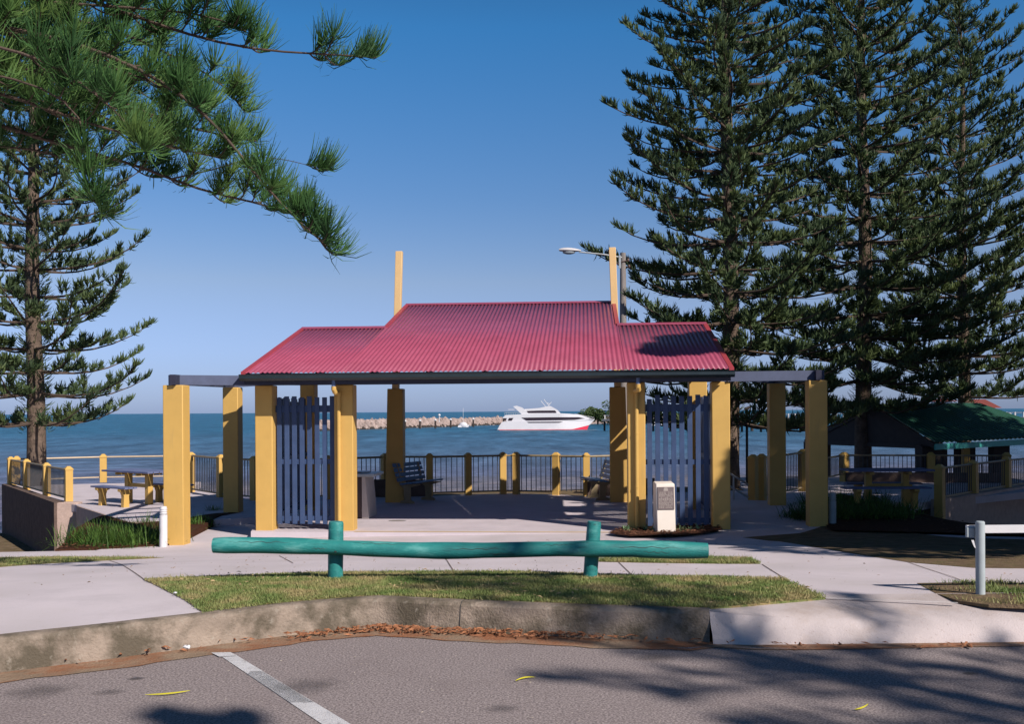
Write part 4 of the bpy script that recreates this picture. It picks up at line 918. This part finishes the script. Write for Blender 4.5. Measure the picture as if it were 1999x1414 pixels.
for i, (px, py, R) in enumerate(((1146, 812, 1.9), (1158, 809, 2.5), (1170, 811, 2.2), (1180, 808, 2.8), (1194, 809, 3.0), (1212, 809, 2.8))):
    c = D(px, py, 312); lab = ['lowest mangrove just behind the ferry bow', 'round mangrove second from the ferry bow', 'small mangrove third from the ferry bow', 'taller mangrove fourth from the ferry bow', 'mangrove mostly behind the right tapered pillar', 'mangrove between the right tapered and inner front pillars'][i]
    t_ = empty('mangrove_tree', (c.x, c.y, c.z-R), lab, 'tree', 'mangrove trees on the breakwater')
    fast('crown', leafball(c, R*1.5, 900, .33, lumps=8, seed=i), 4, mangf, t_); MB().tube([(c.x, c.y, SEA+1), (c.x+.2, c.y, c.z)], [.25, .15], 6).build('trunk', barkm, t_)

# jetty right
def jet(px, py, y=None): return P(px, py, SEA)
jr = empty('jetty', tuple(D(1420, 830, 180)), 'long low jetty with pale railing crossing the water on the right', 'jetty')
ja, jb = D(1180, 820.5, 215), D(2060, 817, 165)
MB().beam(ja, jb, 2.4, .45).build('deck', mat('jetty_deck', (.30, .27, .26), .8, .2), jr)
mb = MB(); n = 66
for i in range(n+1):
    p = ja.lerp(jb, i/n); mb.box(p+Vector((0, -1.1, 0)), .22, .22, p.z+.2, p.z+1.1)
    if i % 3 == 0: MB().tube([(p.x, p.y, SEA-.5), (p.x, p.y, p.z)], .22, 6).build('pile', pilem, jr)
mb.beam(ja+Vector((0, -1.1, 1.0)), jb+Vector((0, -1.1, 1.0)), .1, .14); mb.build('railing', mat('jetty_rail', (.55, .52, .52), .6, .1), jr, smooth=False)
for px, lab in ((1468, 'T-shaped dark pile standing in the water left of the right pergola pillars'), (1541, 'T-shaped dark pile standing in the water between the right pergola pillars')):
    q = P(px, 842, SEA); t_ = empty('mooring_dolphin', tuple(q), lab, 'pile'); MB().tube([q-UP*.5, q+UP*1.1], .32, 8).build('pile', pilem, t_); MB().box(q, 1.5, .7, q.z+1.0, q.z+1.6).build('pile_cap', darkt, t_)
# kiosk with red roof far right
for (x0, x1, ye, yr, d_, lab) in ((1834, 1864, 784, 778, 150, 'small red-roofed jetty building left of the third pine trunk'), (1893, 1948, 797, 780, 140, 'white jetty building with red roof above the green shelter')):
    a, b_ = D(x0, ye, d_), D(x1, ye, d_); zr_ = D(x0, yr, d_).z; k_ = empty('jetty_building', (a.x, a.y, SEA), lab, 'building', 'red-roofed buildings on the jetty')
    MB().prism([(a.x+.4, a.y, SEA+.8), (b_.x-.4, a.y, SEA+.8), (b_.x-.4, a.y, a.z), (a.x+.4, a.y, a.z)], (0, 4, 0)).build('wall', white, k_)
    MB().hexa([(a.x-.3, a.y-.6, a.z), (b_.x+.3, a.y-.6, a.z), (b_.x+.3, a.y+4.6, a.z), (a.x-.3, a.y+4.6, a.z), (a.x+1, a.y+1.6, zr_), (b_.x-1, a.y+1.6, zr_), (b_.x-1, a.y+2.4, zr_), (a.x+1, a.y+2.4, zr_)]).build('roof', redroof, k_)
    n = max(2, int((b_.x-a.x)/1.1))
    for i in range(n):
        x = a.x+.7+(b_.x-a.x-1.6)*i/max(1, n-1); MB().box((x, a.y-.02, 0), .55, .06, a.z-1.1, a.z-.35).build('window', glassm, k_)
small_boat(1968, 826, 46, 'white cabin boat moored below the jetty building', 3)

# ------------------------------------------------------------------ green roofed shelter
sh = empty('picnic_shelter', tuple(D(1700, 900, 30)), 'green metal roofed picnic shelter in dappled shade on the right', 'shelter')
E0, E1 = D(1824, 866, 27.5), D(2090, 852, 30.5)      # front eave
A0 = D(1703, 793, 30.0); A1 = D(1912, 790, 33.2)       # ridge
B0 = D(1572, 858, 33.5)                                # left far eave of the gable
ridge = A1-A0; B1 = B0+(E1-E0)
def sheet(name, p, n_out, m, parent, th=.05):
    nrm = (p[1]-p[0]).cross(p[3]-p[0]).normalized()*th; return MB().hexa([*p, *[q_+nrm for q_ in p]]).build(name, m, parent, smooth=False)
# corrugated front slope
def ribbed(name, e0, e1, a0, a1, m, parent, pitch_=.2):
    n = int((e1-e0).length/pitch_)*4; mb = MB(); nn = (e1-e0).cross(a0-e0).normalized()
    if nn.z < 0: nn = -nn
    for i in range(n+1):
        t = i/n; h_ = .03 if i % 4 in (0, 1) else 0
        mb.v += [tuple(e0.lerp(e1, t)+nn*h_), tuple(a0.lerp(a1, t)+nn*h_)]
    mb.f = [(2*i, 2*i+2, 2*i+3, 2*i+1) for i in range(n)]
    o = mb.build(name, m, parent, smooth=False); s = o.modifiers.new('thick', 'SOLIDIFY'); s.thickness = .03; return o
ribbed('roof', E0, E1, A0, A1, gshelt, sh); ribbed('roof', B0, B1, A0+Vector((0, .0, 0)), A1, gshelt, sh)
MB().add([E0+UP*-.03, A0+UP*-.03, B0+UP*-.03, B0+UP*-.1, E0+UP*-.1], [(0, 1, 2, 3, 4)]).build('gable', darkt, sh)
MB().beam(E0+UP*-.10+Vector((0, -.03, 0)), E1+UP*-.10+Vector((0, -.03, 0)), .05, .16).build('fascia', tealtrim, sh)
MB().beam(E0+UP*-.08, A0+UP*-.05, .06, .14).build('barge_board', darkt, sh); MB().beam(B0+UP*-.08, A0+UP*-.05, .06, .14).build('barge_board', darkt, sh)
for a, b_ in ((.06, 0), (.94, 0), (.50, 1), (.06, 2), (.94, 2)):
    base = E0.lerp(B0, a) if b_ == 0 else E0.lerp(B0, a)+(E1-E0)*(.45 if b_ == 1 else .9)
    MB().box(base+(E1-E0).normalized()*.25, .85 if b_ != 1 else .4, .3, -1.5, base.z-.08, .3).build('pier', darkt, sh)
for px, y in ((1883, 29), (1950, 29.5)):
    q = D(px, 900, y); MB().box(q, .5, .3, -1.5, D(px, 868, y).z, .1).build('pier', darkt, sh)
MB().box(D(1885, 900, 28.6), .18, .18, -1.5, 1.15-.5).build('post', yellow, sh)
MB().beam(E0.lerp(B0, .08)+UP*-.10, E0.lerp(B0, .95)+UP*-.10, .1, .12).build('beam', darkt, sh)

# ------------------------------------------------------------------ shrubs and small plants
def tuftplant(name, c, n, h, spread, m, label, cat='plant', group=None, w=.014):
    x = c[0]+RNG.normal(0, spread*.25, n); y = c[1]+RNG.normal(0, spread*.25, n); z = np.full(n, c[2])
    a = RNG.uniform(0, 6.28, n); L_ = h*RNG.uniform(.6, 1.25, n); el = RNG.uniform(.3, 1.25, n); V = []
    p = np.stack([x, y, z], 1); dirh = np.stack([np.cos(a), np.sin(a), 0*a], 1); sd = np.stack([-np.sin(a), np.cos(a), 0*a], 1)*w/2
    seg = []
    for t in (0, .35, .7, 1):
        r_ = L_*np.cos(el)*t; zz = L_*np.sin(el)*t-L_*.55*t*t*np.cos(el)
        seg.append((p+dirh*r_[:, None]+np.array([0, 0, 1])*zz[:, None], (1-t)**.6 if t < 1 else .05))
    for (q1, w1), (q2, w2) in zip(seg, seg[1:]): V.append(np.stack([q1-sd*w1, q1+sd*w1, q2+sd*w2, q2-sd*w2], 1))
    o = fast(name, np.concatenate(V).reshape(-1, 3), 4, m, loc=tuple(c)); return tag(o, label, cat, group)
spots = [(185, 1052, 'leftmost, by the wall corner'), (215, 1048, 'second from the wall corner'), (205, 1064, 'low one at the bed front'), (245, 1050, 'middle, below the picnic bench'), (262, 1064, 'front one below the picnic table'), (240, 1066, 'front one left of centre'), (288, 1050, 'right of centre, behind'), (302, 1062, 'beside the white bollard'), (275, 1036, 'rear one at the terrace edge'), (170, 1062, 'small one at the bed tip')]
for px, py, lab in spots:
    c = P(px, py, -.58)
    tuftplant('strappy_plant', (c.x, c.y, c.z-.02), 330, .46, .85, shrubf, 'green strap-leaved clump in the left bed, '+lab, group='strap-leaved clumps in the left garden bed')
for px, py, lab in ((395, 1030, 'bright clump right of the front left pillar'), (378, 1034, 'bright small clump touching the front left pillar'), (420, 1008, 'dark clump in shade before the rear left pergola pillar')):
    c = P(px, py, -.56); tuftplant('strappy_plant', (c.x, c.y, c.z+.02), 260, .30, .35, shrubf, lab)
for i, (px, py) in enumerate(((1225, 1041), (1262, 1041), (1278, 1043), (1330, 1041), (1346, 1042), (1362, 1040))):
    c = PG(px, py); tuftplant('bed_plant', (c.x, c.y, c.z+.04), 40, .14, .12, paleleaf, 'small pale seedling in the front bed, '+['left end of the bed', 'just left of the plinth', 'touching the plinth', 'just right of the plinth', 'second right of the plinth', 'right end of the bed'][i], group='seedlings around the memorial plinth', w=.02)
for i in range(16):
    px = 1560+i*19 if i < 12 else 1590+(i-12)*60; py = 1010+6*math.sin(i*2.1) if i < 12 else 985
    c = PG(px, py); tuftplant('dark_shrub', (c.x, c.y, c.z), 230, .48, .6, shrubf, 'shaded dark shrub in the right bed, '+('clump %s' % ['beside the rear pergola pillar', 'just left of the front pergola pillar', 'behind the pale bollard', 'right of the pale bollard', 'below the left end of the picnic bench', 'left of the bench leg', 'under the bench', 'right of the bench leg', 'below the table centre', 'below the right table leg', 'left of the big fence post', 'at the big fence post'][i] if i < 12 else 'rear row, %s' % ['first', 'second', 'third', 'last'][i-12]), 'shrub', 'shaded shrubs in the right garden bed')

# ------------------------------------------------------------------ Norfolk pines
def cords(base, dirs, L_, w, curl, bend=(0, 0, 1)):
    """curved two-segment blades; base, dirs (n,3); returns quads"""
    n = len(base); up = np.array(bend, float); rnd = RNG.normal(0, 1, (n, 3)); sd = np.cross(dirs, rnd); sd /= np.linalg.norm(sd, axis=1)[:, None]+1e-6
    mid = base+dirs*(L_*.5)[:, None]; d2 = dirs+up*curl; d2 /= np.linalg.norm(d2, axis=1)[:, None]; tip = mid+d2*(L_*.5)[:, None]
    w = w[:, None] if hasattr(w, '__len__') else w
    a = np.stack([base-sd*w*.4, base+sd*w*.4, mid+sd*w*.5, mid-sd*w*.5], 1); b = np.stack([mid-sd*w*.5, mid+sd*w*.5, tip+sd*w*.15, tip-sd*w*.15], 1)
    return np.concatenate([a, b]).reshape(-1, 3)
def limb_foliage(path, L0, s0=.22, twig=.5, pitchs=.19, cl=.24, cw=.034, cd=3.6, up=.75, dens=1.0, keep=None):
    """path: (k,3) array of limb points. returns cords quads"""
    seg = np.linalg.norm(np.diff(path, axis=0), axis=1); cum = np.r_[0, np.cumsum(seg)]; tot = cum[-1]
    def at(s): return np.stack([np.interp(s*tot, cum, path[:, i]) for i in range(3)], -1)
    n = max(3, int(tot*(1-s0)/pitchs)); B = []; Dr = []; Ls = []
    gap = 1+.55*math.sin(random.uniform(0, 6))
    for i in range(n+1):
        s = s0+(1-s0)*i/n; p = at(s); t = at(min(1, s+.02))-at(max(0, s-.02)); t = t/(np.linalg.norm(t)+1e-9)
        lat = np.cross(t, [0, 0, 1]); lat /= np.linalg.norm(lat)+1e-9
        if keep is None and random.random() > .86: continue
        for sg in (-1, 1, random.choice((-1, 1))):
            if random.random() > .85*dens: continue
            l = twig*(max(.12, max(0, 1-s)**.6))*random.uniform(.55, 1.2)
            d = t*.62+lat*sg*.75+np.array([0, 0, random.uniform(.05, .5)]); d /= np.linalg.norm(d)
            m_ = max(3, int(l*cd/cl*2.3)); u = np.linspace(.3, 1, m_)**.8
            q = p+d*(u*l)[:, None]; q[:, 2] += .15*l*u*u
            B.append(q); v_ = d*.55+np.array([0, 0, up])+RNG.normal(0, .42, (m_, 3)); Dr.append(v_); Ls.append(np.full(m_, cl)*RNG.uniform(.6, 1.2, m_))
            B.append(q); v_ = d*.8+np.array([0, 0, .25])+RNG.normal(0, .5, (m_, 3)); Dr.append(v_); Ls.append(np.full(m_, cl*.8)*RNG.uniform(.6, 1.2, m_))
    m_ = max(4, int(8*cd)); q = at(np.linspace(.9, 1, m_)); B.append(q); t = at(1)-at(.9); t /= np.linalg.norm(t)+1e-9
    Dr.append(t*.9+np.array([0, 0, .6])+RNG.normal(0, .35, (m_, 3))); Ls.append(np.full(m_, cl*1.1))
    B = np.concatenate(B); Dr = np.concatenate(Dr); Dr /= np.linalg.norm(Dr, axis=1)[:, None]; Ls = np.concatenate(Ls)
    return cords(B, Dr, Ls, cw, .5)
def pine(loc, zlow, H, R, label, group, seed, rt=.25, step=.62, ntr=6, lean=0, cut=99, dens=1.0, rise=.02, group_=None):
    """loc: base; zlow: height of first whorl above base"""
    random.seed(seed)
    r = empty('norfolk_pine', tuple(loc), label, 'tree', group); X, Y, Z = loc
    n = 16; pts = [(X+lean*(i/n)*H*.02+.04*math.sin(i*.7+seed), Y+.04*math.sin(i*.9), Z+H*i/n) for i in range(n+1)]
    MB().tube([(X, Y, Z-.3)]+pts, [rt*1.35, rt*1.2]+[rt*(1-.92*(i/n)**1.15) for i in range(1, n+1)], 12, nz=.06).build('trunk', barkm, r)
    lm = MB(); V = []; z = zlow
    while z < min(H*.985, cut):
        f = (z-zlow)/(H-zlow); prof = (1-f)**.62*(.86+.22*min(1, f*5)); off = random.uniform(0, 6.28); nb = ntr+random.choice((-1, 0, 0, 1))+(1 if f < .2 else 0)
        for k in range(nb):
            a = off+2*math.pi*k/nb+random.uniform(-.15, .15); L_ = R*prof*random.uniform(.72, 1.1)
            if random.random() < .05: L_ *= .5
            ri = rise+.26*f+random.uniform(-.06, .06); tx, ty = X+lean*z*.02, Y; pp = []
            sag = -.22*(1-f)
            for j in range(7):
                t = j/6; hgt = L_*(ri*t+sag*math.sin(math.pi*t)*.35+.10*t**4)
                aa = a+.10*math.sin(t*3+k); pp.append((tx+math.cos(aa)*(rt*.5+L_*t), ty+math.sin(aa)*(rt*.5+L_*t), Z+z+hgt))
            pp = np.array(pp); lm.tube(pp, [.045*(1-.75*j/6)*(.6+.4*prof) for j in range(7)], 5, cap=False)
            V.append(limb_foliage(pp, L_, s0=random.uniform(.12, .3), twig=.18+.15*L_, dens=dens))
        # short shoots at the trunk
        if random.random() < .95:
            m_ = 170; aa = RNG.uniform(0, 6.28, m_); hz = RNG.normal(0, .22, m_); b = np.stack([X+np.cos(aa)*rt*.7, Y+np.sin(aa)*rt*.7, Z+z+hz], 1)
            dd = np.stack([np.cos(aa), np.sin(aa), RNG.uniform(.2, .9, m_)], 1); dd /= np.linalg.norm(dd, axis=1)[:, None]; V.append(cords(b+dd*RNG.uniform(0, .2, m_)[:, None], dd, RNG.uniform(.12, .28, m_), .024, .4))
        z += step*random.uniform(.75, 1.2)*(1-.25*f)
    lm.build('limbs', limbm, r); fast('crown', np.concatenate(V), 4, pinef, r)
    return r
def base(px, y, z): q = D(px, 900, y); return (q.x, q.y, z)
GP = 'Norfolk pines along the foreshore'
pine(base(1428, 26.8, -1.2), 2.5, 22, 3.75, 'tall Norfolk pine nearest the pavilion roof, right of the street light', GP, 11, .27, .69, 7, lean=-.25)
pine(base(1688, 30.5, -1.4), 3.1, 23.0, 4.0, 'tall Norfolk pine in the middle of the right-hand row, behind the green shelter', GP, 23, .27, .74, 7, cut=18)
pine(base(1882, 34.5, -1.6), 3.6, 18.2, 4.4, 'Norfolk pine at the right of the row with its thin top visible', GP, 37, .24, .76, 6, lean=-.1, dens=.9, rise=.2)
pine(base(68, 28.3, -.9), 2.25, 17, 3.85, 'Norfolk pine at the left edge growing beyond the terrace fence', GP, 44, .27, .78, 6, cut=13.5, dens=.72, rise=.10)

# near pine whose boughs hang into the top left
random.seed(5)
near = empty('norfolk_pine', (-8.2, 6.6, .1), 'near Norfolk pine whose drooping boughs fill the top left corner', 'tree')
MB().tube([(-8.2, 6.6, -.2), (-8.2, 6.6, .6), (-8.1, 6.6, 6), (-8.1, 6.6, 15)], [.5, .42, .36, .2], 16, nz=.05).build('trunk', barkm, near)
lm = MB(); V = []
def bough(pp, depth, r0=.035, dens=1, tw=.5, s0=.05, start=None):
    pts = [D(px, py, depth+(dz or 0)) for px, py, dz in pp]
    if start is not None: pts = [Vector(start)]+pts
    # resample smooth
    a = np.array([tuple(p) for p in pts]); seg = np.r_[0, np.cumsum(np.linalg.norm(np.diff(a, axis=0), axis=1))]; s = np.linspace(0, seg[-1], 30)
    q = np.stack([np.interp(s, seg, a[:, i]) for i in range(3)], 1)
    for _ in range(2): q[1:-1] = (q[:-2]+2*q[1:-1]+q[2:])/4
    lm.tube(q, [r0*(1-.8*i/29) for i in range(30)], 7, cap=False)
    seg2 = seg[-1]; n = int(seg2/.17)
    for i in range(n):
        t = s0+(1-s0)*(i+random.random()*.5)/n
        if t > 1 or random.random() > dens*.78: continue
        p = np.array([np.interp(t*29, range(30), q[:, k]) for k in range(3)]); tt = q[min(29, int(t*29)+1)]-q[max(0, int(t*29)-1)]; tt /= np.linalg.norm(tt)
        lat = np.cross(tt, [0, 0, 1]); lat /= np.linalg.norm(lat)
        for sg in (-1, 1):
            if random.random() > .8: continue
            l = tw*random.uniform(.5, 1.15)*(1.1-.55*t); d = tt*.55+lat*sg*random.uniform(.5, 1)+np.array([0, 0, random.uniform(-.25, .55)]); d /= np.linalg.norm(d)
            k = np.linspace(0, 1, 7); tp = p+d*(k*l)[:, None]; tp[:, 2] += -.10*l*np.sin(k*3.14)+.12*l*k*k
            lm.tube(tp, [.008*(1-.6*x) for x in k], 5, cap=False)
            tuft(tp[2:], l)
    e = q[-1]; ed = q[-1]-q[-4]; ed /= np.linalg.norm(ed)
    tuft(np.array([e-ed*.22*(1-k) for k in np.linspace(0, 1, 6)]), .4, 1.2)
def tuft(tp, l, k=1.0):
    m_ = int(105*k*max(.5, l/.4)); u = RNG.uniform(0, 1, m_)**.8; idx = u*(len(tp)-1); b = np.stack([np.interp(idx, range(len(tp)), tp[:, i]) for i in range(3)], 1)
    t = tp[-1]-tp[0]; t /= np.linalg.norm(t)+1e-9; side = np.cross(t, [0, 0, 1]); side /= np.linalg.norm(side)+1e-9
    ph = RNG.normal(math.pi/2, .85, m_); v_ = side*np.cos(ph)[:, None]+np.array([0, 0, 1])*np.sin(ph)[:, None]+t*RNG.uniform(.35, 1.0, m_)[:, None]
    v_ /= np.linalg.norm(v_, axis=1)[:, None]; V.append(cords(b, v_, RNG.uniform(.13, .27, m_)*(.8+.3*k), .0085, .55))
st0 = (-7.95, 6.7, 5.2); T = lambda z: (-7.95, 6.65, z)
bough([(0, 55, 0), (100, 65, 0), (210, 104, .1), (320, 157, .2), (372, 190, .2), (430, 250, .3), (480, 315, .3), (530, 385, .3), (580, 430, .3), (622, 472, .3), (640, 482, .3)], 7.6, .034, .9, .48, .30, start=T(5.3))
bough([(180, 0, 0), (300, 45, 0), (400, 78, 0), (480, 96, .1), (560, 102, .2), (640, 106, .2), (700, 106, .2), (735, 112, .2)], 7.9, .03, .75, .42, .35, start=T(6.2))
bough([(0, 240, 0), (60, 262, 0), (150, 296, .1), (260, 315, .2), (330, 350, .2), (400, 375, .2), (470, 390, .2), (540, 402, .2), (590, 425, .2)], 8.4, .034, .85, .5, .28, start=T(4.4))
bough([(0, 120, 0), (110, 150, 0), (220, 190, .2), (330, 240, .3), (420, 262, .3), (500, 275, .3)], 8.6, .03, 1, .5, .25, start=T(5.0))
bough([(0, 20, 0), (120, 30, 0), (240, 60, .2), (360, 120, .3), (450, 165, .3), (470, 205, .3)], 8.8, .03, 1, .5, .25, start=T(6.0))
bough([(0, 180, 0), (100, 215, 0), (200, 250, .1), (300, 275, .2), (380, 300, .2), (440, 310, .2)], 7.9, .03, 1, .5, .25, start=T(4.7))
bough([(0, 90, 0), (80, 110, 0), (160, 160, 0), (240, 225, 0), (290, 290, 0), (200, 410, 0)][:5], 7.2, .03, 1, .45, .25, start=T(4.9))
bough([(30, 0, 0), (120, 5, 0), (230, 12, .1), (330, 20, .2), (440, 30, .2), (480, 60, .2)], 7.6, .03, 1, .5, .2, start=T(6.6))
bough([(0, 145, 0), (60, 160, 0), (130, 190, 0), (180, 240, 0), (170, 320, 0), (185, 400, 0), (200, 420, 0)], 7.4, .02, .6, .35, .3, start=T(4.6))
bough([(0, 60, 0), (90, 90, 0), (180, 120, 0), (280, 150, 0), (390, 200, 0)], 8.2, .03, 1, .5, .2, start=T(5.6))
bough([(0, 290, 0), (40, 285, 0), (110, 300, 0), (170, 330, 0)], 8.6, .03, .8, .4, .2, start=T(4.2))
bough([(330, 350, .2), (420, 330, .2), (500, 305, .3), (560, 312, .3), (640, 332, .3)], 8.3, .008, .25, .2, .3)
bough([(0, 0, 0), (80, 60, 0), (140, 120, .2), (230, 150, .2), (330, 215, .2)], 9.2, .03, 1, .55, .1, start=T(6.4))
bough([(0, 200, 0), (80, 190, 0), (170, 215, .2), (260, 250, .2), (320, 300, .2)], 9.2, .03, 1, .55, .1, start=T(5.0))
lm.build('limbs', limbm, near); fast('crown', np.concatenate(V), 4, pinen, near)

# off-frame neighbours to the right that throw the shade: a fig at the frame's edge and a pine behind the camera
def broadleaf(loc, H, parts, label, leaf, size, n, seed):
    r = empty('fig_tree', loc, label, 'tree'); x, y, z = loc
    MB().tube([(x, y, z-.3), (x, y, z+.5), (x+.1, y, z+2), (x+.2, y, z+H*.55)], [.6, .48, .4, .25], 14, nz=.08).build('trunk', barkm, r)
    lm = MB(); V = []
    for i, (dx, dy, dz, R) in enumerate(parts):
        lm.tube([(x+.1, y, z+1.8+dz*.15), (x+dx*.5, y+dy*.5, z+dz*.6), (x+dx, y+dy, z+dz)], [.2, .12, .05], 7, cap=False)
        V.append(leafball((x+dx, y+dy, z+dz), R, n, size, (1, 1, .85), 10, seed+i))
    lm.build('limbs', limbm, r); fast('crown', np.concatenate(V), 4, leaf, r); return r
broadleaf((13.9, 14.2, -.3), 9, [(-.3, 0, 8.6, 2.6), (0, 1.5, 8, 2.8), (1.5, -1, 7, 3.2), (-.9, -1.2, 6.4, 2.8), (-.6, .6, 4.3, 2.8), (.8, 1.5, 4.5, 3.1), (1.2, -2.6, 4.2, 3.0), (2.8, 1.5, 5.5, 3.2), (3.3, -2.4, 6, 3.2), (-2.9, -2.7, 4.2, 1.9), (-2.6, -2.5, 6.3, 2.0), (-3.7, -3.5, 10.1, 1.0), (4.6, 4, 5, 3.2), (3.2, 3.8, 3.5, 3), (-2.2, -3.4, 3.2, 1.6), (-4.3, -4.0, 3.7, 1.5), (-3.5, -3.3, 2.6, 1.6), (-3.0, -2.8, 1.8, 1.6), (-3.9, -3.0, 5.2, 1.5), (-4.9, -4.5, 3.2, 2.3), (-5.2, -4.9, 4.2, 1.6), (-4.3, -4.0, 2.2, 2.2), (-4.9, -4.6, 4.4, 1.2), (-3.8, -3.6, 1.3, 1.5)], 'dark leafy fig tree at the right edge of the frame', figf, .11, 11000, 50)
pine((10.9, -3.5, 0), 3.2, 12.1, 2.4, 'Norfolk pine standing across the road, casting shade on the asphalt', None, 61, .25, .8, 4, dens=.6)
broadleaf((6.6, -3.7, 0), 8, [(-.1, 0, 8.5, .27), (0, .1, 7.2, .7), (.1, 0, 6.2, 1.1)], 'young round-topped tree standing across the road behind the camera', figf, .08, 2500, 90)

pine((16.6, 19.4, -.8), 2.0, 15, 4.0, 'Norfolk pine standing beyond the right edge, shading the right terrace', None, 73, .28, .6, 6, dens=1)
pine((20.9, 21.4, -.8), 2.2, 15.5, 5.0, 'Norfolk pine standing beyond the right edge, shading the green shelter', None, 71, .28, .5, 8, dens=1)

# ------------------------------------------------------------------ light, sky, camera
sun_dir = Vector((.95, -1.02, 1.0)).normalized()
sl = bpy.data.lights.new('sun', 'SUN'); sl.energy = 4.6; sl.angle = rad(.55); sl.color = (1, .93, .84)
so = bpy.data.objects.new('sun', sl); col.objects.link(so); so.rotation_euler = sun_dir.to_track_quat('Z', 'Y').to_euler()
w = bpy.data.worlds.new('World'); bpy.context.scene.world = w; w.use_nodes = True; N = w.node_tree.nodes; L = w.node_tree.links
sky = N.new('ShaderNodeTexSky'); sky.sky_type = 'NISHITA'; sky.sun_disc = False; sky.sun_elevation = math.asin(sun_dir.z); sky.sun_rotation = math.atan2(sun_dir.x, sun_dir.y)
sky.air_density = 1.0; sky.dust_density = .3; sky.ozone_density = 2.5; sky.altitude = 0
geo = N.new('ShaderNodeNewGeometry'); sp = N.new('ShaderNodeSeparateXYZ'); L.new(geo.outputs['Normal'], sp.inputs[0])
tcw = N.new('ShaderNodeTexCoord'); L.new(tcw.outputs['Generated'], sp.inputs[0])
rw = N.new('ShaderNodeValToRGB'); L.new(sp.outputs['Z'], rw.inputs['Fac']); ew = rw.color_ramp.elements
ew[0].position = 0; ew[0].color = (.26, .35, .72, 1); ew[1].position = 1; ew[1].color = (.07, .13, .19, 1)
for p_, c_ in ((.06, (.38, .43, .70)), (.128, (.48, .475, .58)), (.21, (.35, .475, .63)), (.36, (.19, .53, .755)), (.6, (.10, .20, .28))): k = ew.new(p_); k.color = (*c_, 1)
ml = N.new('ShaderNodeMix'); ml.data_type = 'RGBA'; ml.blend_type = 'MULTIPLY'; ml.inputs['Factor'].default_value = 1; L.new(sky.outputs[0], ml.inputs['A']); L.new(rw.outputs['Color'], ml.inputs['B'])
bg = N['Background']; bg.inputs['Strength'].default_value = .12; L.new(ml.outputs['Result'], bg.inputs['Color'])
cam = bpy.data.cameras.new('camera'); co_ = bpy.data.objects.new('camera', cam); col.objects.link(co_)
cam.lens = F/1999*36; cam.sensor_width = 36; cam.shift_y = 96/1999; cam.clip_end = 20000; cam.clip_start = .05
co_.matrix_world = Matrix.Translation(Vector(CAM)) @ Matrix.Rotation(RHO, 4, 'Y') @ Matrix.Rotation(rad(90), 4, 'X')
sc = bpy.context.scene; sc.camera = co_
sc.view_settings.view_transform = 'Standard'; sc.view_settings.look = 'None'; sc.view_settings.exposure = .4; sc.view_settings.gamma = 1
for o in bpy.data.objects:
    if '_w' in o: del o['_w']
